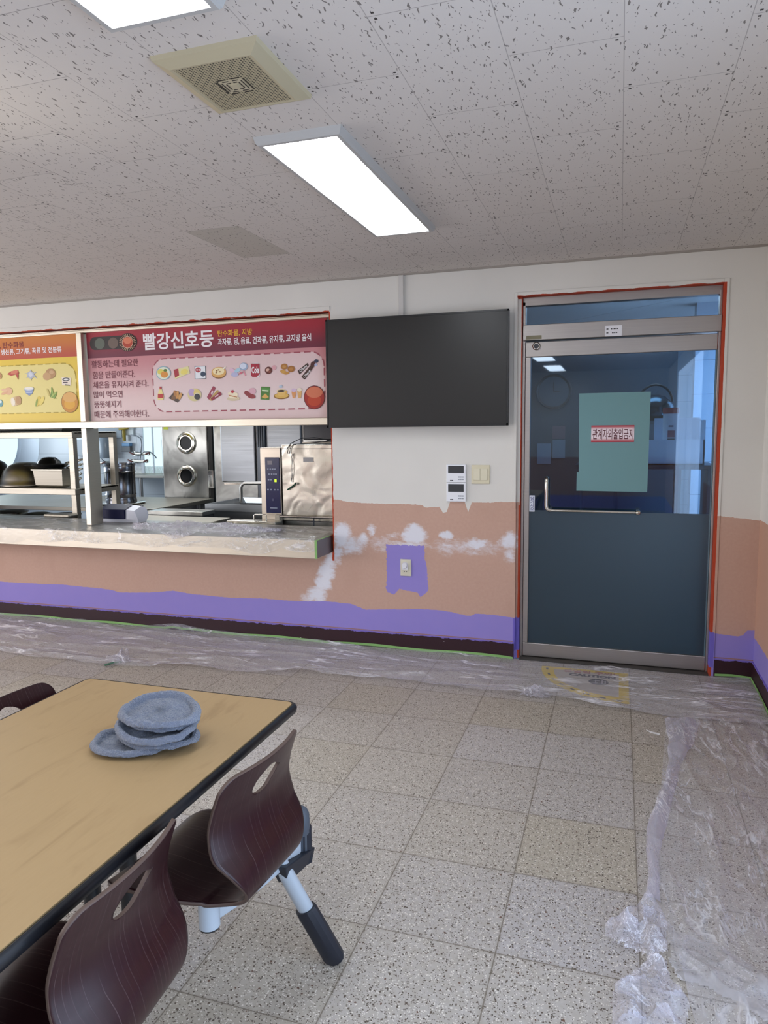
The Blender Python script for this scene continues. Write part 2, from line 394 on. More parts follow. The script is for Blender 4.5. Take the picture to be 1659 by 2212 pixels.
# ---- kitchen shell
KX0, KX1, KY1 = -9.4, 1.3, 4.4
struct(build(MB().box(KX0, KX1, TH, KY1+.1, -.1, 0), 'floor_kitchen', kfloor))
struct(build(MB().box(KX0, KX1, TH, KY1+.1, 2.6, 2.7), 'ceiling_kitchen', kceil))
struct(build(MB().box(KX0, KX1, KY1, KY1+.1, 0, 2.6), 'wall_kitchen_back', ktile))
struct(build(MB().box(KX0-.1, KX0, TH, KY1+.1, 0, 2.6), 'wall_kitchen_left', ktile))
struct(build(MB().box(KX1, KX1+.1, TH, KY1+.1, 0, 2.6), 'wall_kitchen_right', ktile))
struct(build(MB().box(.62, 1.3, 2.4, 2.6, 0, 2.6), 'wall_kitchen_pier', tile_wall('blue_white_tile', '#b9c6d6', '#7f8c9c', .5, .3)))
# round window and tall bright window in the kitchen back wall
def glow(name, col, s):
    mt = bpy.data.materials.new(name); mt.use_nodes = True; nt = mt.node_tree
    e = nt.nodes.new('ShaderNodeEmission'); e.inputs[0].default_value = col+(1,); e.inputs[1].default_value = s
    nt.links.new(e.outputs[0], nt.nodes['Material Output'].inputs[0]); return mt
day = glow('daylit_glass', (.62, .82, .9), 1.05)
cpt = at(-22, 950, 1, KY1)
q = MB(); q.lathe([(.0, -.02), (.62, -.02)], cpt, 48, 'y')
pw_ = struct(build(q, 'window_3', day, smooth=30))
build(MB().lathe([(.62, -.02), (.62, -.06), (.70, -.07), (.74, -.03), (.98, 0.0)], cpt, 48, 'y'), 'window_frame', C('#dfe9f2', .35), pw_, smooth=50)
a = at(310, 918, 1, KY1-.02).x; b = at(329, 918, 1, KY1-.02).x; c = at(333, 918, 1, KY1).x; d = at(352, 918, 1, KY1).x
w4 = struct(build(MB().box(a, b, KY1-.03, KY1-.01, .88, 2.3).box(c, d, KY1-.03, KY1-.01, .88, 2.3), 'window_4', day))
build(MB().box(a-.05, a, KY1-.05, KY1, .85, 2.35).box(b, c, KY1-.05, KY1, .85, 2.35).box(d, d+.04, KY1-.05, KY1, .85, 2.35), 'window_frame', C('#c9ced4', .4), w4)
# ------------------------------------------------------------------ glass door
def glass_mat(name, tint, refl, rough=.02):
    mt = bpy.data.materials.new(name); mt.use_nodes = True; nt = mt.node_tree; out = nt.nodes['Material Output']
    t = nt.nodes.new('ShaderNodeBsdfTransparent'); t.inputs[0].default_value = tint+(1,)
    g = nt.nodes.new('ShaderNodeBsdfGlossy'); g.inputs['Roughness'].default_value = rough; g.inputs[0].default_value = (.9, .95, 1, 1)
    f = nt.nodes.new('ShaderNodeFresnel'); f.inputs[0].default_value = 1.5
    a = nt.nodes.new('ShaderNodeMath'); a.operation = 'MULTIPLY_ADD'; nt.links.new(f.outputs[0], a.inputs[0]); a.inputs[1].default_value = 1; a.inputs[2].default_value = refl; a.use_clamp = True
    mx = nt.nodes.new('ShaderNodeMixShader'); nt.links.new(a.outputs[0], mx.inputs[0]); nt.links.new(t.outputs[0], mx.inputs[1]); nt.links.new(g.outputs[0], mx.inputs[2])
    nt.links.new(mx.outputs[0], out.inputs[0]); return mt
tint_glass = glass_mat('tinted_glass', (.50, .66, .80), .015)
clear_glass = glass_mat('transom_glass', (.62, .72, .80), .03)
g = G('frosted_film', .33); x, y, z = g.coords()
g.col(g.mix(g.noise(g.vec(x, y, z), 3, 3), '#17242e', '#1b2a34')); g.b.inputs['Specular IOR Level'].default_value = .9
g.b.inputs['Coat Weight'].default_value = .8; g.b.inputs['Coat Roughness'].default_value = .34; g.b.inputs['Coat Tint'].default_value = (.75, .9, 1, 1); frosted = g.m
_t = g.nt.nodes.new('ShaderNodeBsdfTranslucent'); _t.inputs[0].default_value = (.42, .62, .72, 1)
_x = g.nt.nodes.new('ShaderNodeMixShader'); _x.inputs[0].default_value = .3
g.nt.links.new(g.b.outputs[0], _x.inputs[1]); g.nt.links.new(_t.outputs[0], _x.inputs[2]); g.nt.links.new(_x.outputs[0], g.nt.nodes['Material Output'].inputs[0])
door = struct(build(MB().box(-.603, -.586, .060, .125, 0, 2.31).box(.538, .552, .055, .125, 0, 2.31).box(-.603, .552, .060, .125, 2.285, 2.338), 'door_1', brush_door, origin=(0, .09, 0), bevel=.002))
build(MB().box(-.586, .538, .085, .093, 2.16, 2.285), 'transom_pane', clear_glass, door)
build(MB().box(-.598, .55, .028, .12, 2.068, 2.163), 'header', brush_door, door, bevel=.003)
build(MB().box(-.583, .536, .052, .092, 1.966, 2.060), 'top_rail', brush_door, door, bevel=.004)
build(MB().box(-.583, -.550, .052, .092, .103, 1.966), 'stile', brush_door, door, bevel=.003)
build(MB().box(-.583, .536, .050, .094, .012, .103), 'bottom_rail', brush_door, door, bevel=.004)
build(MB().box(-.551, .532, .069, .077, .985, 1.967), 'glass_panel', tint_glass, door)
build(MB().box(-.551, .532, .067, .079, .10, .986), 'frosted_panel', frosted, door)
build(MB().box(.528, .5355, .066, .080, .10, 1.967), 'glass_edge', C('#5c7480', .2), door)
q = at(1159, 748, 1, .05)
lk = build(MB().lathe([(0, -.014), (.019, -.014), (.025, -.008), (.025, .004)], q, 24, 'y'), 'door_lock', C('#aaa6a0', .2, 1), door, smooth=40)
build(MB().lathe([(0, -.0155), (.0165, -.0155), (.0165, -.012)], q, 20, 'y'), 'keyhole_face', C('#3a3a40', .4), lk)
chrome = C('#d6d2c8', .12, 1, name='polished_chrome')
hx, hz0, hz1, hx1 = -.437, 1.197, .995, .118
p = [(hx, .066, hz0)]+[(hx, .066-.055*math.sin(t), hz0-.012*(1-math.cos(t))*0+.0) for t in (.5, 1.0)]+[(hx, .012, hz0-.012), (hx, .010, hz0-.04), (hx, .010, hz1+.03), (hx+.004, .010, hz1+.012), (hx+.014, .010, hz1+.003), (hx+.03, .010, hz1)]
h = build(MB().tube(p, .0125, 18), 'door_handle', chrome, door, smooth=50)
build(MB().tube([(hx+.028, .010, hz1), (hx1, .010, hz1-.002)], .0085, 16), 'handle_bar', chrome, h, smooth=50)
build(MB().lathe([(0, -.022), (.012, -.018), (.017, -.006), (.017, .006), (.010, .018), (.010, .058)], (hx1, .010, hz1-.002), 20, 'y').lathe([(.013, 0), (.013, .056)], (hx+.02, .010, hz1), 18, 'y'), 'handle_mount', chrome, h, smooth=50)
build(MB().box(-.598, .55, -.01, .13, 0, .008), 'door_threshold', C('#3d3a36', .6), door)
# things stuck on the door
def sheet(mb_pts, y, name, mat, label, cat, group=None, th=.0008):
    q = MB(); n = len(mb_pts)
    v = [(p[0], y, p[2]) for p in mb_pts]+[(p[0], y-th, p[2]) for p in mb_pts]
    q.add(v, [tuple(range(n)), tuple(range(n, 2*n))[::-1]]+[(i, (i+1) % n, n+(i+1) % n, n+i) for i in range(n)])
    o = build(q, name, mat)
    return tag(o, label, cat, group) if label else o
paper = sheet([at(a, b, 1, .066) for a, b in [(1251, 850), (1406, 846), (1398, 1063), (1245, 1060), (1246, 1020), (1250, 1020)]], .0665, 'paper_sheet', C('#6f989c', .7), 'large plain teal paper sheet stuck on the glass of the door', 'paper')
nt_ = thing('notice_sign', at(1323, 955, 1, .0655), 'small red and white Korean no entry sign on the teal sheet', 'sign')
g = G('red_white_print', .4); x, y, z = g.coords(obj=False)
zb = at(1323, 955, 1, .065).z; zt = at(1323, 919, 1, .065).z
g.col(g.mix(((z-(zb+zt)/2).abs()/((zt-zb)/2)).ss(.45, .95), '#f0dfe4', '#b01e34'))
x0, x1 = at(1277, 937, 1, .065).x, at(1370, 937, 1, .065).x
build(MB().box(x0, x1, .0640, .0655, zb, zt), 'panel', g.m, nt_)
textpx('관계자외출입금지', 1280, 926, 1368, 949, .0636, C('#5a1420', .5), nt_, .012)
st = thing('pull_sticker', at(1149, 1105, 1, .051), 'small white vertical sticker with dark blue Korean letters on the left door stile', 'sticker')
x0, x1 = at(1143.5, 1088, 1, .051).x, at(1155, 1088, 1, .051).x; zb, zt = at(1149, 1105, 1, .051).z, at(1149, 1070, 1, .051).z
build(MB().box(x0, x1, .0500, .0515, zb, zt), 'panel', C('#dfe4f0', .5), st)
textpx('당기시오', 1145.5, 1073, 1153.5, 1102, .0496, C('#1c2a78', .5), st, .02, vertical=True)
lb = thing('door_label', at(1325, 726, 1, .027), 'small white label with two short lines on the steel door header', 'label')
x0, x1 = at(1307, 715, 1, .027).x, at(1343, 715, 1, .027).x; zb, zt = at(1325, 726, 1, .027).z, at(1325, 703, 1, .027).z
build(MB().box(x0, x1, .0265, .028, zb, zt), 'panel', C('#e8e8ee', .5), lb)
q = MB(); dx = (x1-x0)
for fz, segs in ((.68, ((.08, .2), (.34, .42), (.44, .5), (.52, .6), (.62, .7), (.72, .78))), (.32, ((.08, .2), (.42, .52), (.54, .62), (.64, .74)))):
    for s0, s1 in segs: q.box(x0+dx*s0, x0+dx*s1, .0262, .0266, zb+(zt-zb)*(fz-.05), zb+(zt-zb)*(fz+.05))
build(q, 'printed_lines', dark, lb)
tp = MB(); a, b = at(1137, 728, 1, .027), at(1170, 724, 1, .027); zz = at(1150, 733, 1, .027).z
tp.box(a.x, b.x, .0265, .028, zz, b.z)
tag(build(tp, 'tape_piece', C('#8d866c', .7)), 'short beige strip of tape at the left end of the door header', 'tape')
# ------------------------------------------------------------------ television
tv = thing('television', (-1.276, -.06, 1.535), 'large black flat television mounted on the white wall', 'television')
X0, X1, Z0, Z1 = -1.889, -.668, 1.535, 2.250
g = G('tv_screen', .34); g.b.inputs['Base Color'].default_value = (.016, .016, .016, 1); g.b.inputs['Specular IOR Level'].default_value = .45; scr = g.m
build(MB().box(X0, X1, -.100, -.062, Z0, Z1), 'case', C('#101114', .4), tv, bevel=.004)
build(MB().box(X0+.011, X1-.011, -.1012, -.0995, Z0+.017, Z1-.011), 'screen', scr, tv)
q = MB()
for a, b, c, d in ((X0, X1, Z1-.011, Z1), (X0, X1, Z0, Z0+.016), (X0, X0+.010, Z0, Z1), (X1-.010, X1, Z0, Z1)): q.box(a, b, -.104, -.098, c, d)
build(q, 'bezel', C('#17181b', .35), tv)
build(MB().box(X0+.25, X1-.25, -.062, -.035, Z0+.12, Z1-.15), 'back_cover', black, tv, bevel=.01)
build(MB().box(-1.5, -1.05, -.036, 0, 1.75, 2.05), 'wall_bracket', black, tv)
a = at(862, 640, 1, 0); b = at(873, 640, 1, 0)
tag(build(MB().box(a.x, b.x, -.018, 0, 2.2, CEIL-.012), 'cable_cover', C('#c9c6c2', .6), bevel=.003), 'white plastic cable cover running from the ceiling down to the television', 'cable cover')
# ------------------------------------------------------------------ wall devices
def thermostat(zt, zb, label):
    t = thing('thermostat', (-1.02, 0, zb), label, 'thermostat', 'wall thermostats')
    x0, x1 = -1.083, -.952; hh = zt-zb; ww = x1-x0
    build(MB().box(x0, x1, -.022, 0, zb, zt), 'housing', C('#e9ebf0', .4), t, bevel=.004)
    build(MB().box(x0+ww*.10, x1-ww*.10, -.0235, -.021, zb+hh*.52, zb+hh*.93), 'screen', C('#3c4044', .25), t)
    q = MB()
    for i in range(3):
        for j in range(2): q.box(x0+ww*(.62+i*.10), x0+ww*(.69+i*.10), -.0235, -.021, zb+hh*(.14+j*.13), zb+hh*(.21+j*.13))
    build(q, 'buttons', C('#9aa0a8', .5), t)
    build(MB().lathe([(0, -.0232), (.0035, -.0232), (.0035, -.021)], (x0+ww*.22, 0, zb+hh*.11), 12, 'y').box(x0+ww*.26, x0+ww*.36, -.0232, -.021, zb+hh*.085, zb+hh*.135), 'logo', C('#35353c', .5), t)
zm = at(986, 1042, 1, 0).z
thermostat(at(986, 1003, 1, 0).z, zm+.001, 'upper of the two white thermostats, beside the light switch')
thermostat(zm-.001, at(986, 1083, 1, 0).z, 'lower of the two white thermostats, touching the salmon paint')
sw = thing('light_switch', (-.858, 0, 1.16), 'cream light switch with two rockers beside the thermostats', 'light switch')
build(MB().box(-.918, -.798, -.009, 0, 1.160, 1.283), 'plate', cream, sw, bevel=.003)
for i in range(2): build(MB().box(-.903+.0455*i, -.8595+.0455*i, -.014, -.008, 1.184, 1.260), 'rocker', C('#dcd6bd', .4), sw, bevel=.002)
ou = thing('power_outlet', (-1.37, 0, .522), 'cream wall outlet with a dial plug on the lilac paint patch', 'outlet')
build(MB().box(-1.409, -1.332, -.009, 0, .520, .637), 'plate', C('#d6d0bc', .5), ou, bevel=.003)
build(MB().lathe([(.020, -.0095), (.020, -.006), (.016, -.003), (0, -.003)], (-1.371, 0, .552), 24, 'y'), 'socket', C('#a08e6c', .5), ou, smooth=40)
build(MB().lathe([(0, -.0105), (.003, -.0105), (.003, -.004)], (-1.379, 0, .552), 10, 'y').lathe([(0, -.0105), (.003, -.0105), (.003, -.004)], (-1.364, 0, .552), 10, 'y'), 'socket_hole', dark, ou)
build(MB().lathe([(0, -.036), (.017, -.036), (.020, -.032), (.021, -.008), (.024, -.004)], (-1.374, 0, .598), 28, 'y').box(-1.392, -1.352, -.022, -.006, .565, .600), 'dial_plug', white_pl, ou, smooth=40)
# ------------------------------------------------------------------ masking tape along the skirting
def ribbon(pts, w, mat, name, th=.0015):
    """vertical tape: list of (x, y, z centre)"""
    q = MB(); V = []; F = []
    for (x, y, z) in pts: V += [(x, y, z-w/2), (x, y, z+w/2)]
    for i in range(len(pts)-1): F.append((2*i, 2*i+2, 2*i+3, 2*i+1))
    q.add(V, F); o = build(q, name, mat)
    s = o.modifiers.new('thickness', 'SOLIDIFY'); s.thickness = th; s.offset = 0; return o
tag(ribbon([(-5.4+i*.08, -.011, .013+.004*math.sin(i*.7)+(.010 if i == 27 else 0)) for i in range(60)]+[(-.637, -.011, .006)], .017, green_tape, 'masking_tape'), 'long green masking tape along the maroon skirting under the serving hatch', 'tape')
tag(ribbon([(.585, -.012, .014), (.68, -.012, .019), (.780, -.012, .012)], .014, green_tape, 'masking_tape'), 'short green masking tape at the skirting right of the door', 'tape')
tag(ribbon([(XR-.012, -.015-.12*i, .013+.003*math.sin(i)) for i in range(30)], .016, green_tape, 'masking_tape'), 'green masking tape along the skirting of the right wall', 'tape')
# ------------------------------------------------------------------ ceiling lights
def ceil_light(x0, x1, y0, y1, label, group='ceiling light panels'):
    t = thing('ceiling_light', ((x0+x1)/2, (y0+y1)/2, CEIL), label, 'ceiling light', group)
    zb = CEIL-.026; f = .026
    q = MB(); pr = [(0, 0), (.006, -.020), (.012, -.026), (f, -.026), (f, -.018)]
    V = []
    for d, h in pr: V += [(x0+d, y0+d, CEIL+h), (x1-d, y0+d, CEIL+h), (x1-d, y1-d, CEIL+h), (x0+d, y1-d, CEIL+h)]
    F = [(i*4+k, i*4+(k+1) % 4, (i+1)*4+(k+1) % 4, (i+1)*4+k) for i in range(len(pr)-1) for k in range(4)]
    build(q.add(V, F), 'frame', C('#b3b2b0', .5), t)
    build(MB().box(x0+f, x1-f, y0+f, y1-f, CEIL-.021, CEIL-.018), 'diffuser', lamp_m, t)
    return t
lamp_m = glow('lit_diffuser', (.90, .945, 1.0), 9.0)
ceil_light(-1.236, -.908, -2.305, -1.0, 'long lit ceiling light panel beyond the loudspeaker grille')
ceil_light(-1.236, -.908, -4.35, -3.045, 'lit ceiling light panel cut off at the top of the picture')
for (a, b, lab) in ((-3.35, -4.65, 'lit ceiling panel left of the camera'), (-3.35, -7.0, 'lit ceiling panel far behind the camera on the left'), (-1.236, -6.45, 'lit ceiling panel behind the camera, mirrored in the door glass'), (-1.236, -8.5, 'lit ceiling panel at the back wall, mirrored in the door glass'), (-5.6, -4.65, 'lit ceiling panel by the left windows'), (-5.6, -7.0, 'lit ceiling panel in the back left corner')):
    ceil_light(a, a+.328, b, b+1.305, lab)
# ceiling loudspeaker
sp = thing('ceiling_speaker', (-1.072, -2.707, CEIL), 'square cream loudspeaker grille on the ceiling next to the light panel', 'loudspeaker')
x0, x1, y0, y1 = -1.236, -.914, -2.885, -2.53
V = []; pr = [(0, 0), (.003, -.012), (.036, -.026), (.046, -.024)]
for d, h in pr: V += [(x0+d, y0+d, CEIL+h), (x1-d, y0+d, CEIL+h), (x1-d, y1-d, CEIL+h), (x0+d, y1-d, CEIL+h)]
build(MB().add(V, [(i*4+k, i*4+(k+1) % 4, (i+1)*4+(k+1) % 4, (i+1)*4+k) for i in range(3) for k in range(4)]), 'frame', C('#b4aa8e', .6), sp)
g = G('perforated_grille', .6); x, y, z = g.coords(); N = 1/.0088
ux = ((x*N).frac()-.5); uy = ((y*N).frac()-.5); hole = (ux*ux+uy*uy).lt(.085)
g.col(g.mix(hole, '#aba184', '#2d2922')); 
build(MB().box(x0+.045, x1-.045, y0+.045, y1-.045, CEIL-.0245, CEIL-.021), 'grille', g.m, sp)
cx, cy = (x0+x1)/2, (y0+y1)/2; q = MB()
for s in (1, -1):
    for i, d in enumerate((.020, .031, .042)):
        L = d*.82
        q.box(cx+s*d-.0018, cx+s*d+.0018, cy-L, cy+L, CEIL-.0258, CEIL-.024)
        q.box(cx-L, cx-L*.25, cy+s*d-.0018, cy+s*d+.0018, CEIL-.0258, CEIL-.024); q.box(cx+L*.25, cx+L, cy+s*d-.0018, cy+s*d+.0018, CEIL-.0258, CEIL-.024)
build(q, 'emblem_bars', C('#25221e', .5), sp)
build(MB().box(cx-.036, cx+.036, cy-.036, cy+.036, CEIL-.0252, CEIL-.0245).box(cx-.011, cx+.011, cy-.011, cy+.011, CEIL-.027, CEIL-.0245), 'emblem_plate', C('#b8ae93', .5), sp)
# ------------------------------------------------------------------ serving hatch: frame, signs, counter
fr = thing('hatch_frame', (-4.2, .05, .8), 'stainless frame of the serving hatch that holds the two signs', 'frame')
build(MB().box(OL, OR_, .03, .12, 2.288, 2.306).box(OL, OR_, .02, .10, 2.306, 2.312), 'top_rail', bright_steel, fr, bevel=.003)
build(MB().box(OL, OR_, .0, .10, 1.556, 1.606), 'lower_rail', bright_steel, fr, bevel=.003)
build(MB().box(-4.02, -3.972, .01, .15, .79, 1.556), 'post', bright_steel, fr, bevel=.003)
build(MB().box(-4.02, -3.972, .01, .15, 1.606, 2.288), 'upper_post', bright_steel, fr, bevel=.003)
YS = .058
def sgrad(name, c_top, c_bot, z0, z1):
    g = G(name, .45); x, y, z = g.coords(); g.col(g.mix(z.ss(z0, z1), c_bot, c_top)); return g.m
def sign_piece(pts, y, name, mat, parent, th=.0006):
    q = MB(); q.add([(p[0], y, p[1]) for p in pts], [tuple(range(len(pts)))]); return build(q, name, mat, parent)
def rr(x0, x1, z0, z1, r, n=8):
    out = []
    for cx, cz, a0 in ((x1-r, z1-r, 0), (x0+r, z1-r, PI/2), (x0+r, z0+r, PI), (x1-r, z0+r, 1.5*PI)):
        for k in range(n+1): t = a0+PI/2*k/n; out.append((cx+r*math.cos(t), cz+r*math.sin(t)))
    return out
def dashes(outline, L, gap, wd, y, name, mat, parent):
    pts = outline+[outline[0]]; q = MB(); pos = 0; 
    for a, b in zip(pts, pts[1:]):
        a, b = Vector(a), Vector(b); d = (b-a).length
        if d < 1e-6: continue
        u = (b-a)/d; nrm = Vector((-u.y, u.x)); t = 0
        while t < d-1e-9:
            ph = pos % (L+gap)
            if ph < L:
                e = min(L-ph, d-t); p, r_ = a+u*t, a+u*(t+e)
                q.add([(p.x+nrm.x*wd, y, p.y+nrm.y*wd), (r_.x+nrm.x*wd, y, r_.y+nrm.y*wd), (r_.x-nrm.x*wd, y, r_.y-nrm.y*wd), (p.x-nrm.x*wd, y, p.y-nrm.y*wd)], [(0, 1, 2, 3)])
            else: e = min(L+gap-ph, d-t)
            e = max(e, 1e-5); t += e; pos += e
    return build(q, name, mat, parent)
def pic(parent, shapes, name='food_picture', y=YS-.004, sx=1.0):
    """printed picture made of ellipses and polygons given in photo pixels"""
    q = MB(); mats = []
    for i, s in enumerate(shapes):
        mt = C(s[-1], .5); 
        if mt not in mats: mats.append(mt)
        q.cur = mats.index(mt); yy = y-.00025*(i+1)
        if s[0] == 'e':
            _, cx, cy, rx, ry, rot, _h = s
            c = at(cx, cy, 1, yy); ex = (at(cx+rx, cy, 1, yy)-c).x; ez = (at(cx, cy-ry, 1, yy)-c).z
            q.disc((c.x, yy, c.z), ex, ez, 20, math.radians(rot))
        else:
            pp = [at(a, b, 1, yy) for a, b in s[1]]; q.add([(p.x, yy, p.z) for p in pp], [tuple(range(len(pp)))])
    return build(q, name, mats, parent, smooth='flat')
# ---- red sign
rs = thing('menu_sign', (-2.95, YS, 1.606), 'red and pink Korean food sign headed by a traffic light, above the serving hatch', 'sign', 'food signs above the hatch')
RX0, RX1 = -3.96, -1.945
build(MB().box(RX0, RX1, YS, YS+.01, 1.606, 2.288), 'panel', sgrad('pink_print', '#c58288', '#e0c6c4', 1.72, 2.1), rs)
zbd = at(420, 763, 1, YS).z
build(MB().box(RX0, RX1, YS-.0015, YS, zbd, 2.288), 'header_band', sgrad('crimson_print', '#a01c30', '#6c1c36', zbd, 2.27), rs)
xl, xr = at(331, 830, 1, YS).x, at(701, 820, 1, YS).x; zt, zb = at(500, 768, 1, YS).z, at(520, 886, 1, YS).z
ol = rr(xl, xr, zb, zt, .10)
sign_piece(ol, YS-.0012, 'rounded_field', sgrad('pale_pink_print', '#dcc0c0', '#e4d2d0', zb, zt), rs)
dashes(ol, .052, .026, .0045, YS-.0020, 'dashed_border', C('#a04a58', .5), rs)
wht = C('#f2eef0', .5); drd = C('#702838', .5)
textpx('빨강신호등', 309, 716, 461, 753, YS-.003, wht, rs, .022, 'heading')
textpx('탄수화물, 지방', 470, 711.5, 545, 726, YS-.003, C('#e8b42c', .5), rs, .018)
textpx('과자류, 당, 음료, 견과류, 유지류, 고지방 음식', 470, 725.5, 672, 742, YS-.003, wht, rs, .018)
for s_, a, b, c, d in (('활동하는데 필요한', 197.5, 777, 298, 793), ('힘을 만들어준다.', 200, 801, 291, 817), ('체온을 유지시켜 준다.', 201, 822.5, 320, 837.5), ('많이 먹으면', 202, 844.5, 264.5, 859.5), ('뚱뚱해지기', 203.5, 866, 261.5, 881), ('때문에 주의해야한다.', 204, 886.5, 321, 902)):
    textpx(s_, a, b, c, d, YS-.003, drd, rs, .006)
def spt(px, py): p = at(px, py, 1, YS); return p.x, p.z
a = spt(194.5, 743); b = spt(297, 740); hh = (at(245, 728, 1, YS).z-at(245, 756.5, 1, YS).z)/2
tl = sign_piece(rr(a[0], b[0], a[1]-hh, a[1]+hh, hh*.98), YS-.003, 'traffic_light', C('#2c2422', .5), rs)
for cx, cy, r_, hx_ in ((215.5, 742.5, 11, '#5c6458'), (244.5, 741, 11, '#6b5a50')):
    pic(tl, [('e', cx, cy, r_, r_+1, 0, hx_)], 'lamp_disc')
rays = []
for k in range(28):
    t = 2*PI*k/28; r0, r1 = 13, 18
    c_, s_ = math.cos(t), math.sin(t)
    rays.append(('p', [(275.5+r0*c_-.45*s_, 739.5+r0*s_+.45*c_), (275.5+r1*c_-.3*s_, 739.5+r1*s_+.3*c_), (275.5+r1*c_+.3*s_, 739.5+r1*s_-.3*c_), (275.5+r0*c_+.45*s_, 739.5+r0*s_-.45*c_)], '#e8c8a0'))
pic(tl, [('e', 275.5, 739.5, 19, 20, 0, '#3a1c1c')]+rays+[('e', 275.5, 739.5, 12, 13, 0, '#d8b8a0'), ('e', 275.5, 739.5, 11, 12, 0, '#b03a20'), ('e', 275.5, 735.5, 9, 7, 0, '#d87a58')], 'lamp_disc')
BR = pic(rs, [('e', 679, 858.5, 23, 26, 0, '#5c1a1c'), ('e', 679, 858.5, 21.5, 24.5, 0, '#a32418'), ('e', 679, 865, 15, 12, 0, '#bb3e1c'), ('e', 679, 847.5, 18, 12, 0, '#cf7250')], 'red_ball')
P = lambda *s: pic(rs, list(s))
P(('e', 353, 806, 16, 15, 0, '#8fb2bf'), ('e', 353, 806, 14, 13, 0, '#dfe6d0'), ('e', 347, 803, 7, 6, 0, '#dcd060'), ('e', 355, 809, 8, 7, 0, '#d89038'), ('e', 357, 800, 4, 3, 0, '#5a7a30'))
P(('p', [(375, 799), (407, 791), (410, 806), (378, 819)], '#e4dca0'), ('p', [(375, 799), (385, 796), (387, 811), (378, 816)], '#a82838'), ('e', 398, 803, 8, 6, 10, '#e8d870'))
P(('p', [(420.5, 791), (444, 790), (445, 818), (421, 819)], '#2a3038'), ('p', [(421.5, 792), (443, 791), (444, 817), (422, 818)], '#e6eaee'), ('e', 428, 799, 6, 5.5, 0, '#b02838'), ('e', 438.5, 808, 5.5, 5.5, 0, '#2c4058'), ('e', 425.5, 799, 1.6, 2.6, 0, '#e8d0d4'), ('e', 430, 799, 1.6, 2.6, 0, '#e8d0d4'))
P(('e', 472.5, 806, 16, 12, 0, '#8a5c28'), ('e', 472.5, 804, 16, 11.5, 0, '#d8a860'), ('e', 472, 802, 12.5, 8, 0, '#efe0b0'), ('e', 468, 801, 2, 1.4, 0, '#8c5a30'), ('e', 475, 803, 2, 1.4, 0, '#8c5a30'), ('e', 472, 799, 2, 1.2, 0, '#8c5a30'), ('e', 467, 805, 1.6, 1.2, 0, '#8c5a30'), ('p', [(481, 796), (487, 791), (488, 793), (483, 798)], '#f0ecd8'))
P(('e', 502, 801, 7, 5, -30, '#dcb8cc'), ('e', 513, 800, 7, 4, 20, '#a8ccdc'), ('e', 507, 809, 8, 5, 0, '#b8b8d8'), ('e', 526, 792, 9, 8.5, 0, '#98aac4'), ('e', 525, 791, 6.5, 6, 0, '#d4dcec'), ('p', [(525, 800), (529, 812), (531, 811), (527, 799)], '#d88898'), ('e', 520, 806, 5, 2, 25, '#c86878'))
can = P(('p', [(542, 787), (545, 784.5), (557, 784), (560.5, 787), (561, 811), (558, 814), (545, 814), (542.5, 811)], '#a41c34'), ('p', [(544, 785.5), (546, 784), (557, 783.5), (559, 785.5)], '#d0d0d0'), ('p', [(555, 814), (561, 808), (561, 811), (558, 814)], '#e8e8e8'))
tx = textpx('Cola', 543.5, 792, 559.5, 806, YS-.0052, wht, can, .03, 'lettering')
P(('e', 592, 794, 5, 5, 0, '#d8a0a8'), ('e', 580, 800, 8, 8, 0, '#5c2018'), ('e', 578, 799, 4, 3, 20, '#d8b0a0'), ('e', 582, 803, 3, 2, 0, '#8c4a38'))
P(('e', 614, 792, 7.5, 6.5, 0, '#a87030'), ('e', 629, 797, 8, 7, 0, '#a0682c'), ('e', 612, 803, 7, 4, -15, '#c89848'), ('e', 619, 806, 6, 3, 10, '#c08c40'), ('e', 614, 792, 4, 3, 0, '#c08c48'), ('e', 629, 797, 4.5, 3.6, 0, '#b87e3c'))
ch = P(('p', [(643, 801), (664, 784), (667, 789), (647, 809)], '#3a241c'), ('p', [(651, 814), (673, 786), (679, 791), (658, 820)], '#3e2018'), ('e', 676, 786, 6, 5, 40, '#4a1c1c'), ('e', 683, 780, 4.5, 4, 0, '#28304c'), ('e', 682, 788, 3, 3, 0, '#b0b8d8'))
def chana(px, py, ang):
    mb_ = text('Chana', 0, .068, 0, .016, 0, None, None, bold=.02, mbonly=True); c_ = at(px, py, 1, YS-.0056); q = MB()
    q.add([(c_.x+v[0]*math.cos(ang)-v[2]*math.sin(ang), c_.y, c_.z+v[0]*math.sin(ang)+v[2]*math.cos(ang)) for v in mb_.v], mb_.f); build(q, 'lettering', wht, ch)
chana(649, 804, .62); chana(658, 817, .80)
P(('p', [(340, 856), (344, 840), (349, 840), (354, 856), (353, 864), (341, 864)], '#e8d890'), ('p', [(344.5, 835), (349, 835), (349, 841), (344.5, 841)], '#b03838'), ('p', [(341, 851), (353, 851), (353, 860), (341, 860)], '#b83030'))
P(('p', [(364, 860), (378, 844), (396, 852), (384, 870)], '#4c3c34'), ('e', 377, 857, 9, 5, 40, '#7c5838'), ('e', 383, 853, 3.2, 9, -10, '#c8904c'), ('e', 389, 856, 3, 8, -25, '#d09c58'), ('e', 378, 850, 3, 7, 15, '#b07840'))
P(('e', 420, 853, 15, 14, 0, '#d8cc98'), ('e', 414, 848, 7, 8, 0, '#b8a0c8'), ('e', 425, 849, 7, 8, 0, '#dcc878'), ('e', 426, 856, 7.5, 7.5, 0, '#d8d0b0'), ('e', 426, 857, 6.5, 6.5, 0, '#38383c'))
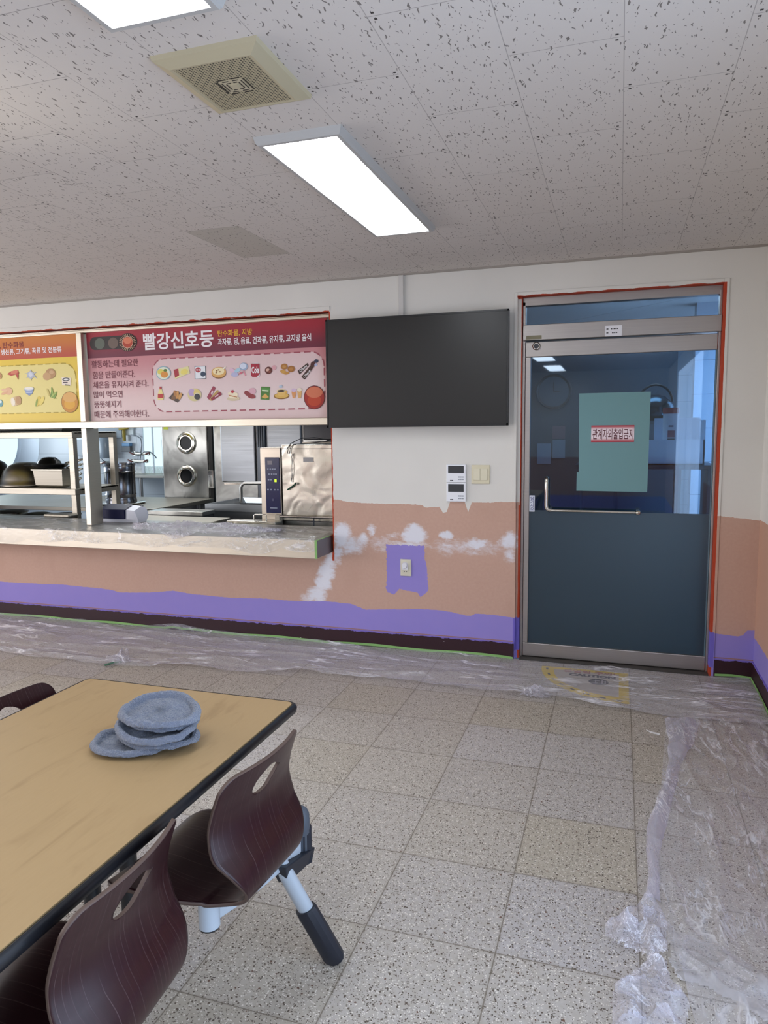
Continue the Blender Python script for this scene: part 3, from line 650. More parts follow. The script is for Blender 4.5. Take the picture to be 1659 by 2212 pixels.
P(('p', [(447, 858), (460, 834), (466, 838), (452, 864)], '#98344c'), ('p', [(451, 864), (469, 842), (473, 845), (457, 866)], '#b89858'), ('p', [(455, 861), (475, 846), (480, 852), (458, 866)], '#8c2038'), ('e', 458, 848, 2, 5, -28, '#d8b8c0'), ('e', 468, 855, 5, 1.6, 30, '#d8b0b8'))
P(('e', 504, 861, 14, 5, 0, '#d8c8a8'), ('p', [(492, 849), (501, 845), (514, 850), (512, 861), (496, 860)], '#efe2c4'), ('p', [(494, 853), (512, 857), (512, 859), (494, 855)], '#b87848'), ('e', 502, 846, 3, 3.6, 0, '#b82838'))
P(('e', 545, 845, 8, 7, 0, '#d8a8b4'), ('e', 534, 850, 7, 5, -25, '#8c3438'), ('e', 543, 856, 9, 5, -10, '#94383c'), ('e', 538, 853, 6, 4.5, -20, '#8c3438'))
P(('p', [(564, 835), (583, 836), (581.5, 864), (562.5, 863)], '#4c7c34'), ('p', [(565, 838), (582, 839), (581.5, 844), (565, 843)], '#4f9440'), ('p', [(566, 842), (580, 843), (580, 846), (566, 845)], '#d8e4c0'), ('p', [(565, 858), (573, 850), (581, 858), (573, 861)], '#d8a858'))
P(('e', 608, 855.5, 17, 7, 0, '#8c6020'), ('e', 608, 854.5, 15, 5.5, 0, '#d8b058'), ('p', [(597.5, 845), (617.5, 845), (614, 855), (602, 855.5)], '#e0b868'), ('e', 607.5, 844.5, 10, 3.6, 0, '#ecd8a0'), ('e', 607.5, 844.5, 8, 2.6, 0, '#3c2418'), ('e', 618, 847, 2.4, 3.4, 0, '#d8a850'), ('e', 606.5, 835, 4, 3, 0, '#b8c8d8'))
P(('p', [(629.5, 846), (639.5, 846), (637.5, 860), (632, 860)], '#d89860'), ('e', 634.5, 843, 5, 4, 0, '#d0b8d0'), ('p', [(642, 845), (652, 845), (650, 860), (644, 860)], '#d8a868'), ('e', 647, 842, 5, 4, 0, '#e4d8c0'))
# ---- yellow sign
ys = thing('menu_sign', (-5.0, YS, 1.618), 'yellow and orange Korean food sign above the hatch, cut off by the left picture edge', 'sign', 'food signs above the hatch')
YX1 = -4.03; YX0 = -6.2
build(MB().box(YX0, YX1, YS, YS+.01, 1.606, 2.288), 'panel', C('#e2c440', .45), ys)
zbd = at(80, 774, 1, YS).z
build(MB().box(YX0, YX1, YS-.0015, YS, zbd, 2.288), 'header_band', sgrad('orange_print', '#c8782c', '#b8482c', zbd, 2.27), ys)
xr = at(165.5, 840, 1, YS).x; zt, zb = at(60, 788.5, 1, YS).z, at(60, 892.5, 1, YS).z
ol = rr(YX0+.15, xr, zb, zt, .11)
sign_piece(ol, YS-.0012, 'rounded_field', C('#e3d587', .5), ys)
dashes(ol, .05, .025, .004, YS-.0020, 'dashed_border', C('#b09a30', .5), ys)
textpx('단백질, 탄수화물', -35, 739.5, 51.5, 753.5, YS-.003, C('#7c1c1c', .5), ys, .014)
textpx('콩류, 생선류, 고기류, 곡류 및 전분류', -22, 752, 133, 765.5, YS-.003, wht, ys, .018)
Q = lambda *s: pic(ys, list(s))
pic(ys, [('e', 150.6, 868.8, 18.5, 23, 0, '#8c6020'), ('e', 150.6, 868.8, 17.3, 21.8, 0, '#c8881c'), ('e', 150.6, 873, 12, 11, 0, '#dca428'), ('e', 150.6, 858.5, 15, 11, 0, '#dcaa5c')], 'orange_ball')
Q(('p', [(15, 808), (24, 802), (38, 799), (41, 806), (38, 812), (33, 809), (24, 812)], '#b84838'), ('e', 31, 804, 8, 4, 10, '#d07858'), ('p', [(34, 810), (40, 810), (39, 821), (36, 814)], '#b03c2c'))
Q(('e', 66, 810, 8, 8, 0, '#b8bcc4'), ('p', [(53, 806), (62, 808), (56, 817), (65, 813), (67, 823), (70, 812), (80, 818), (73, 808), (80, 803), (70, 806), (66, 798), (63, 806)], '#b0b6c2'), ('e', 66, 809, 4.5, 5, 0, '#ccd2da'))
Q(('e', 109, 807, 11, 11, 0, '#b48c5c'), ('e', 101, 813, 8.5, 8.5, 0, '#c49c6c'), ('e', 111, 804, 5, 4, 0, '#c8a478'))
Q(('p', [(133, 815), (153, 816), (152.5, 833), (134, 832)], '#ece0d0'), ('e', 142.5, 819.5, 8, 3.6, 0, '#20242c'), ('e', 142.5, 819.5, 5.4, 2, 0, '#e0e0e0'), ('p', [(136, 825), (146, 825), (146, 828), (136, 828)], '#50484c'), ('p', [(140, 830), (151, 831), (151, 833), (140, 832.5)], '#2c2c38'))
Q(('e', 18, 845, 9, 8, 0, '#dcb088'), ('e', 10, 849, 8, 3, 15, '#d8a880'), ('e', 9, 843, 6, 3, -10, '#e0b890'))
Q(('p', [(52, 840), (73, 840), (70, 850), (63, 855), (56, 850)], '#7c90b8'), ('e', 62.5, 839.5, 10.5, 4, 0, '#c8d0dc'), ('e', 62.5, 838.5, 8.5, 3, 0, '#ece8dc'), ('p', [(54, 846), (71, 846), (69, 849), (57, 849)], '#b8c4dc'))
Q(('p', [(108, 858), (112, 836), (114, 858), (125, 862)], '#6c8c38'), ('e', 104, 848, 2, 9, 20, '#c8b868'), ('e', 113, 848, 2, 12, 8, '#88a848'), ('e', 119, 854, 2, 9, -30, '#789a40'), ('e', 116, 852, 1.6, 10, -55, '#a8b858'))
Q(('e', 28, 868, 5, 10, 8, '#e8dcc0'), ('e', 32, 867, 5, 10, 8, '#d8c098'), ('e', 36, 866, 5, 10, 8, '#c8a878'), ('e', 40, 865, 6, 9.5, 8, '#b89060'), ('e', 29, 868, 3.6, 8, 8, '#ece4d0'))
Q(('e', 82, 867, 4.5, 12, -25, '#d8c050'), ('e', 90, 866, 4, 11, -35, '#e4d068'), ('e', 79, 870, 2, 9, -20, '#889c40'))
Q(('e', 1, 871, 5, 8, 0, '#5c98a0'), ('e', 1, 868, 3, 3, 0, '#d8e4e0'))
Q(('e', -1, 812, 5, 7, 0, '#b88858'))
# ---- serving counter
ct = thing('serving_counter', (-4.2, .05, .66), 'long stainless serving counter under the signs, partly wrapped in plastic sheet', 'counter')
CX1 = -1.922
build(MB().box(-6.2, CX1, -.25, .42, .655, .783), 'counter_body', bright_steel, ct, bevel=.004)
build(MB().box(CX1-.0005, CX1+.0012, -.245, -.001, .660, .780), 'end_plate', C('#7d7b82', .4, .6), ct)
build(MB().box(-6.195, CX1-.004, -.246, .416, .7832, .7842), 'worktop', brushed('dim_reflection_steel', '#8a8884', .3, .45), ct)  # thin top skin, the top's darker reflection is put into its colour
q = MB().box(CX1-.016, CX1+.0016, -.2518, -.2500, .657, .784).box(CX1-.004, CX1+.010, -.25, -.02, .7832, .7846)
tag(build(q, 'masking_tape', green_tape), 'green masking tape on the front right corner of the serving counter', 'tape')
# ------------------------------------------------------------------ plastic sheets
def plastic(name, sc, a0, a1, tint='#dedde6', stretch=(1, 1), bmp=.25):
    g = G(name, .22); x, y, z = g.coords()
    n = g.noise(g.vec(x*stretch[0]+y*.25, y*stretch[1], z), sc, 4, .6, .6)
    n2 = g.noise(g.vec(x*stretch[0]*1.7-y*.4, y*stretch[1]*1.3, z*2), sc*2.3, 3, .6, .8)
    rid = (1-(n-.5).abs()*24).cl().pw(2.0)*g.noise(g.vec(x, y, z), 2.5, 2).ss(.36, .60)
    rid2 = (1-(n2-.5).abs()*20).cl().pw(2.0)*g.noise(g.vec(y, x, z), 3.5, 2).ss(.45, .65)*.8
    r = rid.mx(rid2)
    g.alpha((r*a1+n.ss(.3, .8)*.14+a0).cl()); g.col(g.mix(r, tint, '#f4f3f8'))  # white streaks put crease highlights into colour and opacity
    g.b.inputs['Specular IOR Level'].default_value = .8; g.bump(n+n2*.4, bmp, .02)
    return g.m
pl_floor = plastic('thin_plastic_film', 3.6, .20, .62, stretch=(.32, 2.3))
pl_side = plastic('thin_plastic_film_side', 3.6, .13, .38, stretch=(1.9, .5))
pl_thick = plastic('folded_plastic_film', 9, .36, .35, '#cfcce0', (2.2, .6), .2)
pl_counter = plastic('counter_plastic_film', 5, .14, .45, '#dedcda', stretch=(.6, 1.4))
def ridge(x, y, s, seed=0): n = noise.noise(Vector((x*s, y*s, seed))); return max(0, 1-abs(n)*3.2)**2
def interp(pts, x):
    pts = sorted(pts)
    if x <= pts[0][0]: return pts[0][1]
    for (a, b), (c, d) in zip(pts, pts[1:]):
        if x <= c: return b+(d-b)*(x-a)/(c-a)
    return pts[-1][1]
def gridmesh(fn, nu, nv):
    q = MB(); V = [fn(i/nu, j/nv) for i in range(nu+1) for j in range(nv+1)]
    return q.add(V, [(i*(nv+1)+j, (i+1)*(nv+1)+j, (i+1)*(nv+1)+j+1, i*(nv+1)+j+1) for i in range(nu) for j in range(nv)])
edge = [(p.x, p.y) for p in (at(a, b, 2, 0) for a, b in [(-120, 1400), (0, 1410), (60, 1421), (120, 1426), (190, 1434), (250, 1441), (330, 1445), (400, 1446), (520, 1455), (640, 1456), (760, 1466), (860, 1478), (1000, 1492), (1100, 1505), (1150, 1511), (1250, 1521), (1350, 1538), (1440, 1552), (1540, 1562), (1640, 1570)])]
def fl(u, v):
    x = -5.3+u*(XR-.02+5.3); ye = interp(edge, x)+.015*noise.noise(Vector((x*5, 0, 3)))
    y = -.014+(ye+.014)*v
    tent = math.exp(-((x+3.25)/.25)**2)*.03*(1-v)
    h = .006+.020*ridge(x*.35+y*.3, y*1.9, 2.6, 1)+.010*ridge(x*.5+y, y*2, 4.5, 5)*v+tent+.006*(v > .9)
    if DL < x < DR and v < .05: h *= .5
    return (x, y, h)
tag(build(gridmesh(fl, 620, 60), 'plastic_sheet', pl_floor, smooth=60), 'long clear plastic sheet on the floor along the painted wall', 'plastic sheet')
ledge = [(-p.y, p.x) for p in (at(a, b, 2, 0) for a, b in [(1440, 1562), (1434, 1620), (1428, 1700), (1405, 1780), (1398, 1850), (1402, 1940), (1440, 2010), (1480, 2130), (1500, 2212)])]
def fs(u, v):
    y = -.72-u*2.6; xe = interp(ledge, -y)
    x = xe+(XR-.012-xe)*v
    h = .005+.020*ridge(x*1.9, y*.5+x*.3, 3.0, 8)+.010*ridge(x*2, y, 6, 2)
    return (x, y, h)
tag(build(gridmesh(fs, 320, 70), 'plastic_sheet', pl_side, smooth=60), 'wide clear plastic sheet on the floor along the right wall', 'plastic sheet')
# twisted strip along its free edge
def strip(cl, name, label, amp=.02, mat=pl_thick, nv=14):
    cs = [(at(a, b, 2, 0), at(c, d, 2, 0)) for a, b, c, d in cl]
    def f(u, v):
        t = u*(len(cs)-1); i = min(int(t), len(cs)-2); k = t-i
        L = cs[i][0].lerp(cs[i+1][0], k); R_ = cs[i][1].lerp(cs[i+1][1], k); p = L.lerp(R_, v)
        h = .006+amp*(math.sin(PI*v)**.6)*(.5+.5*abs(noise.noise(Vector((p.x*12, p.y*2.5, 2)))*2.2))+.006*ridge(p.x*2, p.y*.5, 9, 4)
        return (p.x+.004*noise.noise(p*9), p.y, h)
    return tag(build(gridmesh(f, 40*len(cl), nv), name, mat, smooth=70), label, 'plastic sheet')
strip([(1436, 1556, 1512, 1560), (1443, 1600, 1497, 1610), (1443, 1650, 1470, 1655), (1436, 1690, 1462, 1695), (1415, 1740, 1450, 1745), (1397, 1790, 1440, 1790), (1395, 1840, 1425, 1842), (1400, 1890, 1424, 1890), (1393, 1950, 1428, 1956)], 'plastic_strip', 'narrow twisted strip of clear plastic running along the floor below the door')
def crumple(poly, name, label, amp, mat, fr=9, res=.006, base=.006, seed=0):
    W = [at(a, b, 2, 0) for a, b in poly]; P_ = [(p.x, p.y) for p in W]
    xs = [p[0] for p in P_]; ys = [p[1] for p in P_]; nx = int((max(xs)-min(xs))/res)+2; ny = int((max(ys)-min(ys))/res)+2
    def inside(x, y):
        c = False
        for (a, b), (c_, d) in zip(P_, P_[1:]+P_[:1]):
            if (b > y) != (d > y) and x < (c_-a)*(y-b)/(d-b)+a: c = not c
        return c
    def edist(x, y):
        m_ = 9
        for (a, b), (c_, d) in zip(P_, P_[1:]+P_[:1]):
            dx, dy = c_-a, d-b; t = max(0, min(1, ((x-a)*dx+(y-b)*dy)/(dx*dx+dy*dy+1e-12))); m_ = min(m_, math.hypot(x-a-t*dx, y-b-t*dy))
        return m_
    idx = {}; V = []; F = []
    for i in range(nx):
        for j in range(ny):
            x, y = min(xs)+i*res, min(ys)+j*res
            wx = x+.02*noise.noise(Vector((x*11, y*11, seed))); wy = y+.02*noise.noise(Vector((x*11, y*11, seed+9)))
            if inside(wx, wy):
                e = min(1, edist(wx, wy)/.05)
                idx[i, j] = len(V)
                h = base+e**.5*amp*(.5*abs(noise.noise(Vector((x*fr, y*fr, seed))))*2+ridge(x, y, fr*.9, seed+2)*.6+ridge(y, x, fr*1.6, seed+5)*.25)
                V.append((x, y, h))
    for (i, j), a in idx.items():
        if (i+1, j) in idx and (i, j+1) in idx and (i+1, j+1) in idx: F.append((a, idx[i+1, j], idx[i+1, j+1], idx[i, j+1]))
    return tag(build(MB().add(V, F), name, mat, smooth=70), label, 'plastic sheet')
pl_bunch = plastic('bunched_plastic_film', 9, .27, .6, '#cfccd8', bmp=.5)
pl_flap = plastic('draped_plastic_film', 3, .34, .3, '#cbc8cb')
crumple([(1402, 1944), (1420, 1946), (1436, 1975), (1445, 2010), (1440, 2060), (1425, 2090), (1400, 2082), (1365, 2062), (1330, 2046), (1310, 2030), (1303, 2005), (1312, 1990), (1350, 1978), (1385, 1965)], 'plastic_bunch', 'crumpled knot of clear plastic at the end of the twisted strip', .075, pl_bunch, 11, seed=3)
crumple([(1420, 2060), (1445, 2090), (1460, 2130), (1478, 2140), (1492, 2180), (1500, 2280), (1310, 2290), (1322, 2150), (1318, 2130), (1350, 2108), (1390, 2090)], 'plastic_bunch', 'crumpled tail of clear plastic reaching the bottom edge of the picture', .07, pl_bunch, 10, seed=6)
crumple([(1440, 1990), (1460, 2010), (1500, 2030), (1560, 2052), (1620, 2085), (1720, 2140), (1720, 2260), (1600, 2175), (1545, 2150), (1500, 2130), (1470, 2120), (1440, 2080)], 'plastic_bunch', 'wide hazy fold of clear plastic in the bottom right corner', .035, pl_flap, 7, seed=9)
crumple([(1120, 1505), (1148, 1482), (1170, 1488), (1196, 1505), (1180, 1512), (1150, 1510)], 'plastic_bunch', 'small bright peak of crumpled plastic left of the caution sticker', .05, pl_bunch, 14, seed=12)
crumple([(225, 1430), (255, 1412), (280, 1410), (284, 1432), (262, 1438)], 'plastic_bunch', 'small bright crumple of plastic on the floor beyond the table', .05, pl_bunch, 14, seed=15)
# plastic over the counter
def fc(u, v):
    x = -6.0+u*(CX1+6.0-.01)
    # v 0..0.62 on the top (from back to front), then down the front
    lo = .045+.05*abs(noise.noise(Vector((x*2.3, 0, 7))))*2+(.02 if x > -2.5 else .035)
    lo = min(lo, .118)
    q_ = 0 if -4.3 < x < -3.6 else 1
    if v < .68:
        t = v/.68; y = .36-t*(.36+.262); z = .790
        z += (.3+.7*q_)*(.016*ridge(x*.8+y*.6, y*1.6, 3.0, 3)+.006*ridge(x*.7, y*2, 6, 6))*min(1, (v+.05)*3)+.045*math.exp(-((x+2.95)/.3)**2)*math.exp(-((y+.02)/.13)**2)*abs(noise.noise(Vector((x*6, y*6, 0))))*2.0
        return (x, y, z)
    t = (v-.68)/.32
    return (x, -.262-.012*ridge(x, t*.3, 9, 3)*t-.004, .790-t*lo)
tag(build(gridmesh(fc, 460, 56), 'plastic_sheet', pl_counter, smooth=60), 'clear plastic sheet draped over the stainless serving counter', 'plastic sheet')
def fb(u, v):
    x = -3.55+u*1.25; w_ = math.sin(PI*u)**.5; y = -.02-.27*v*w_+.10*noise.noise(Vector((x*3, 0, 1)))
    z = .80+(.055*w_*math.sin(PI*min(1, v*1.1))*(.5+abs(noise.noise(Vector((x*5, v*3, 2))))*1.6))+.02*ridge(x, v*.5, 7, 3)
    if y < -.262: z = min(z, .80)-(-.262-y)*1.6; y = -.268-.02*abs(noise.noise(Vector((x*9, v*4, 4))))
    return (x, y, z)
tag(build(gridmesh(fb, 160, 50), 'plastic_fold', pl_bunch, smooth=70), 'bunched fold of hazy plastic on the counter in front of the deep basin', 'plastic sheet')
# scrap of green tape
p0 = at(226, 1437, 2, .01); p1 = at(262, 1430, 2, .01)
tag(build(MB().tube([p0, (p0+p1)/2+Vector((0, 0, .006)), p1], .010, 10, flat=.6), 'tape_scrap', C('#46705a', .6), smooth=50), 'rolled scrap of dark green tape on the floor beyond the table', 'tape')
q = MB(); a = [at(x_, y_, 2, .0015) for x_, y_ in [(1395, 1576), (1405, 1580), (1425, 1585), (1425, 1588), (1405, 1583)]]
q.add(a, [(0, 1, 2, 3, 4)]); o = build(q, 'paint_flake', C('#e6e6e6', .6)); s = o.modifiers.new('thickness', 'SOLIDIFY'); s.thickness = .0015; tag(o, 'thin curved white paint flake on the floor left of the plastic strip', 'paint flake')
# ------------------------------------------------------------------ caution sticker on the floor
cs = thing('floor_sticker', (.086, -.095, 0), 'yellow quarter-round CAUTION floor sticker in front of the door', 'sticker')
cxx, cyy, RR = .086, -.094, .525
def fan(r0, r1, z, n=28, x=cxx, y=cyy):
    V = []; 
    for k in range(n+1):
        t = PI+PI/2*k/n; V += [(x+r0*math.cos(t), y+r0*math.sin(t), z), (x+r1*math.cos(t), y+r1*math.sin(t), z)]
    return MB().add(V, [(2*k, 2*k+2, 2*k+3, 2*k+1) for k in range(n)])
q = fan(0, RR, .0012); build(q, 'border', C('#d2b62a', .5), cs, smooth='flat')
q = fan(0, RR-.135, .0018, x=cxx-.055, y=cyy-.045); build(q, 'field', C('#b4aca4', .5), cs, smooth='flat')
q = MB()
for k in range(8):
    t = PI+.10+(PI/2-.2)*k/7; c_, s_ = math.cos(t), math.sin(t); r_ = RR-.035
    x_, y_ = cxx+r_*c_, cyy+r_*s_; q.add([(x_-s_*.018+c_*.007, y_+c_*.018+s_*.007, .0020), (x_+s_*.018+c_*.007, y_-c_*.018+s_*.007, .0020), (x_+s_*.018-c_*.007, y_-c_*.018-s_*.007, .0020), (x_-s_*.018-c_*.007, y_+c_*.018-s_*.007, .0020)], [(0, 1, 2, 3)])
build(q, 'border_dashes', C('#2c2a2c', .5), cs, smooth='flat')
text('CAUTION', -.262, .012, -.232, -.186, 0, C('#2f2c3c', .5), cs, bold=.06, floor=.0022)
text('문열림 주의!', -.300, .010, -.172, -.118, 0, C('#9c5f5c', .5), cs, bold=.04, floor=.0022)
q = MB(); q.add([(-.085+.058*math.cos(2*PI*k/24), -.305+.052*math.sin(2*PI*k/24), .0022) for k in range(24)], [tuple(range(24))])
ic = build(q, 'icon', C('#2b2c36', .5), cs)
q = MB()
for a, b, c, d in ((-.115, -.08, -.29, -.283), (-.105, -.098, -.33, -.27), (-.07, -.045, -.30, -.292), (-.068, -.060, -.335, -.275), (-.05, -.043, -.33, -.28), (-.12, -.09, -.325, -.318)): q.box(a, b, c, d, .0023, .0026)
build(q, 'icon_marks', C('#a8a4ac', .5), ic)
# ------------------------------------------------------------------ table
TZ = .722
g = G('beech_laminate', .42); x, y, z = g.coords(); n = g.noise(g.vec(x*3.2, y*.8, 0), 5, 4, .6, .6); n2 = g.noise(g.vec(x*60, y*5, 0), 3, 3)
g.col(g.mix(n.ss(.52, .72)*.6, g.mix(n2, '#a48962', '#aa8f68'), '#917652')); g.b.inputs['Specular IOR Level'].default_value = .4
table = thing('dining_table', (-1.27, -3.75, 0), 'long beech laminate dining table with black edge in the foreground', 'table')
TX0, TX1, TY0, TY1 = -1.640, -.892, -4.62, -2.795
build(MB().add([(x_, y_, z_) for z_ in (TZ-.006, TZ) for x_, y_ in rr(TX0+.006, TX1-.006, TY0+.006, TY1-.006, .02, 6)], [tuple(range(28, 56)), tuple(range(28))[::-1]]+[(i, (i+1) % 28, 28+(i+1) % 28, 28+i) for i in range(28)]), 'tabletop', g.m, table)
zs = [(-.004, TZ-.002), (.000, TZ-.0005), (.004, TZ-.004), (.007, TZ-.013), (.004, TZ-.027), (-.004, TZ-.032), (-.4, TZ-.032)]
V = []
for d, zz in zs[:-1]: V += [(x_, y_, zz) for x_, y_ in rr(TX0-d, TX1+d, TY0-d, TY1+d, .024, 6)]
build(MB().add(V, [(i*28+k, i*28+(k+1) % 28, (i+1)*28+(k+1) % 28, (i+1)*28+k) for i in range(5) for k in range(28)]+[tuple(range(140, 168))[::-1]]), 'edge_band', C('#17181c', .38), table, smooth=50)
build(MB().box(TX0+.12, TX1-.12, TY0+.1, TY1-.12, TZ-.085, TZ-.032), 'under_frame', black, table, bevel=.004)
for x_ in (TX0+.24, TX1-.38):
    for y_ in (TY0+.3, TY1-.31): build(MB().tube([(x_, y_, TZ-.08), (x_, y_, 0)], .024, 16), 'leg', C('#1c1d20', .4), table, smooth=50)
# ------------------------------------------------------------------ cafeteria chairs
g = G('dark_plywood', .36); x, y, z = g.coords(obj=True)
wob = g.noise(g.vec(x*3, y*3, z*3), 1.2, 1)
gr = (y*84+wob*5+g.noise(g.vec(y*9, (z+x)*1.2, 0), 1.0, 1)*5).frac(); ln = (gr-.5)*2+.53; ga = g.noise(g.vec(y*50, (z+x)*4, 0), 1.0, 2).ss(.42, .62); fine = g.noise(g.vec(y*160+wob*12, (z+x)*5, 0), 1.0, 2)
g.col(g.mix((1-(ln-.53).abs()*7).cl()*ga*.42, g.mix(fine, '#20080c', '#2f1116'), '#74605f'))
g.b.inputs['Coat Weight'].default_value = .22; g.b.inputs['Coat Roughness'].default_value = .25; g.b.inputs['Specular IOR Level'].default_value = .25; ply = g.m
ply_edge = C('#54423a', .65, name='plywood_edge'); grey_frame = C('#aab3bc', .35, name='light_grey_metal'); cap_grey = C('#4b525c', .5, name='dark_grey_plastic'); navy = C('#191d28', .5, name='black_rubber')
def catmull(P_, t):
    n = len(P_)-1; s = t*n; i = min(int(s), n-1); k = s-i
    p0, p1, p2, p3 = P_[max(i-1, 0)], P_[i], P_[i+1], P_[min(i+2, n)]
    return [.5*(2*b+(c-a)*k+(2*a-5*b+4*c-d)*k*k+(3*b-a-3*c+d)*k**3) for a, b, c, d in zip(p0, p1, p2, p3)]
PROF = [(.020, .745, .170), (.004, .70, .172), (-.010, .655, .175), (-.016, .61, .178), (-.004, .555, .180), (.018, .505, .160), (.020, .455, .130), (-.006, .420, .112), (-.055, .402, .114), (-.12, .402, .145), (-.19, .412, .178), (-.26, .420, .190), (-.32, .418, .190), (-.365, .405, .180), (-.385, .385, .165)]
def shell_mesh():
    nu, nv = 150, 44; L = 0; pts = [catmull(PROF, i/nu) for i in range(nu+1)]; acc = [0]
    for a, b in zip(pts, pts[1:]): acc.append(acc[-1]+math.hypot(a[0]-b[0], a[1]-b[1]))
    tot = acc[-1]; q = MB(); V = []
    for i, (u, zz, hw) in enumerate(pts):
        d = min(acc[i], tot-acc[i]); r_ = .042 if acc[i] < tot/2 else .08
        if d < r_: hw = hw-r_+math.sqrt(max(0, r_*r_-(r_-d)**2))
        back = max(0, min(1, (zz-.43)/.12)); seat = 1-back
        for j in range(nv+1):
            v = (2*j/nv-1); y_ = v*hw
            V.append((u-back*.95*y_*y_*1.0+seat*0, y_, zz+seat*.35*y_*y_*(1 if u < -.1 else .3)))
    q.add(V, [(i*(nv+1)+j, (i+1)*(nv+1)+j, (i+1)*(nv+1)+j+1, i*(nv+1)+j+1) for i in range(nu) for j in range(nv)])
    return q
def make_chair(label):
    t = thing('cafeteria_chair', (0, 0, 0), label, 'chair', 'chairs around the dining table')
    sh = build(shell_mesh(), 'seat_shell', [ply, ply_edge], t, smooth=60)
    s = sh.modifiers.new('thickness', 'SOLIDIFY'); s.thickness = .009; s.offset = 0; s.material_offset_rim = 1
    # hand hole: a leaf-shaped cutter
    C_ = []
    for k in range(40):
        a = 2*PI*k/40; yy = .058*math.cos(a); ww = .031*math.sin(a)*(1 if yy < 0 else max(0.0, 1-(yy/.058)**1.5*.96)); C_.append((yy, .684+ww+.16*yy))
    cut = MB().add([(x_, a, b) for x_ in (-.08, .10) for a, b in C_], [tuple(range(40)), tuple(range(40, 80))[::-1]]+[(i, (i+1) % 40, 40+(i+1) % 40, 40+i) for i in range(40)])
    co = build(cut, 'cutter', ply_edge); b = sh.modifiers.new('hole', 'BOOLEAN'); b.object = co; b.operation = 'DIFFERENCE'; b.solver = 'EXACT'
    co.location = (0, 0, 0); co.data.transform(Matrix.Translation(WL[co.name]))
    dg = bpy.context.evaluated_depsgraph_get(); me = bpy.data.meshes.new_from_object(sh.evaluated_get(dg)); sh.modifiers.clear(); sh.data = me; bpy.data.objects.remove(co)
    return t
def arm_parts(t, m=1, leg=True):
    """swing arm below the seat; m mirrors it along the table"""
    Y = lambda v: v*m
    before = set(o.name for o in bpy.data.objects)
    # arm as a tapering blade
    A, B = Vector((-.068, Y(.285), 0)), Vector((-.105, Y(-.075), 0)); d = (B-A); n_ = Vector((-d.y, d.x, 0)).normalized()*.013
    V = []; N = 10
    for i in range(N+1):
        k = i/N; p = A.lerp(B, k); zt = .376-.012*k; zb = .312+.012*k-.012*math.sin(PI*k)+.008*k
        for s_ in (1, -1): V += [(p.x+s_*n_.x, p.y+s_*n_.y, zb), (p.x+s_*n_.x, p.y+s_*n_.y, zt)]
    F = []
    for i in range(N): a = i*4; b = a+4; F += [(a, b, b+1, a+1), (a+2, a+3, b+3, b+2), (a+1, b+1, b+3, a+3), (a, a+2, b+2, b)]
    F += [(0, 1, 3, 2), (N*4, N*4+2, N*4+3, N*4+1)]
    build(MB().add(V, F), 'swing_arm', grey_frame, t, bevel=.003)
    st_ = build(MB().tube([(-.105, Y(-.085), .392), (-.105, Y(-.085), .325)], .026, 24), 'seat_pivot', grey_frame, t, smooth=50)
    build(MB().tube([(-.105, Y(-.085), .326), (-.105, Y(-.085), .320)], .0245, 24), 'pivot_cap', black, st_, smooth=50)
    cp = build(MB().lathe([(0, .438), (.010, .436), (.020, .428), (.026, .414), (.027, .395), (.027, .36), (.024, .355), (.024, .275), (.020, .270), (0, .270)], (-.070, Y(.308), 0), 28), 'post_cap', cap_grey, t, smooth=40)
    build(MB().add([(x_, Y(y_), z_) for z_ in (.262, .372) for x_, y_ in ((-.098, .290), (-.052, .290), (-.040, .318), (-.050, .338), (-.098, .335))], [(0, 1, 2, 3, 4), (9, 8, 7, 6, 5)]+[(i, (i+1) % 5, 5+(i+1) % 5, 5+i) for i in range(5)]), 'post_housing', navy, t, bevel=.004)
    build(MB().add([(-.095, Y(.17), .335), (-.040, Y(.17), .335), (-.040, Y(.34), .300), (-.095, Y(.34), .300), (-.085, Y(.20), .265), (-.055, Y(.20), .265), (-.045, Y(.33), .262), (-.09, Y(.33), .262)], [(0, 1, 2, 3), (7, 6, 5, 4), (0, 4, 5, 1), (1, 5, 6, 2), (2, 6, 7, 3), (3, 7, 4, 0)]), 'leg_bracket', navy, t, bevel=.003)
    if leg:
        a, b = Vector((-.078, Y(.195), .335)), Vector((.048, Y(.285), .0)); mid = a.lerp(b, .46); n2 = a.lerp(b, .48)
        lg = build(MB().tube([a, n2], .024, 20, flat=.8), 'leg', grey_frame, t, smooth=50)
        q = MB().tube([mid, mid+(b-a)*.02, b+Vector((-.006, -.004*m, .020)), b+Vector((0, 0, .006))], .030, 12, rs=[.031, .033, .034, .027], flat=.8)
        build(q, 'leg_sleeve', navy, lg, smooth=25)
    for o_ in [o for o in bpy.data.objects if o.name not in before and o.parent == t]: o_.location.x -= .009; o_.location.y -= .012*m
ch1 = make_chair('dark plywood chair at the far right end of the table, its leg in full view')
def dup(t, label):
    r_ = t.copy(); COL.objects.link(r_); r_['label'] = label
    for c_ in t.children:
        k = c_.copy(); COL.objects.link(k); k.parent = r_; WL[k.name] = Vector((0, 0, 0))
        for g_ in c_.children: h_ = g_.copy(); COL.objects.link(h_); h_.parent = k
    WL[r_.name] = Vector((0, 0, 0)); return r_
ch2 = dup(ch1, 'dark plywood chair nearest the camera, right of the table, cut off below')
arm_parts(ch1, 1); arm_parts(ch2, -1, False)
ch3 = dup(ch1, 'dark plywood chair left of the table, only its back top showing')
ch1.location = (-.801, -3.166, 0); ch1.rotation_euler.z = math.radians(-4.5)
ch2.location = (-.826, -3.643, 0.004); ch2.rotation_euler.z = math.radians(3.5)
ch3.location = (-1.735, -3.04, -.012); ch3.rotation_euler.z = PI+math.radians(0)
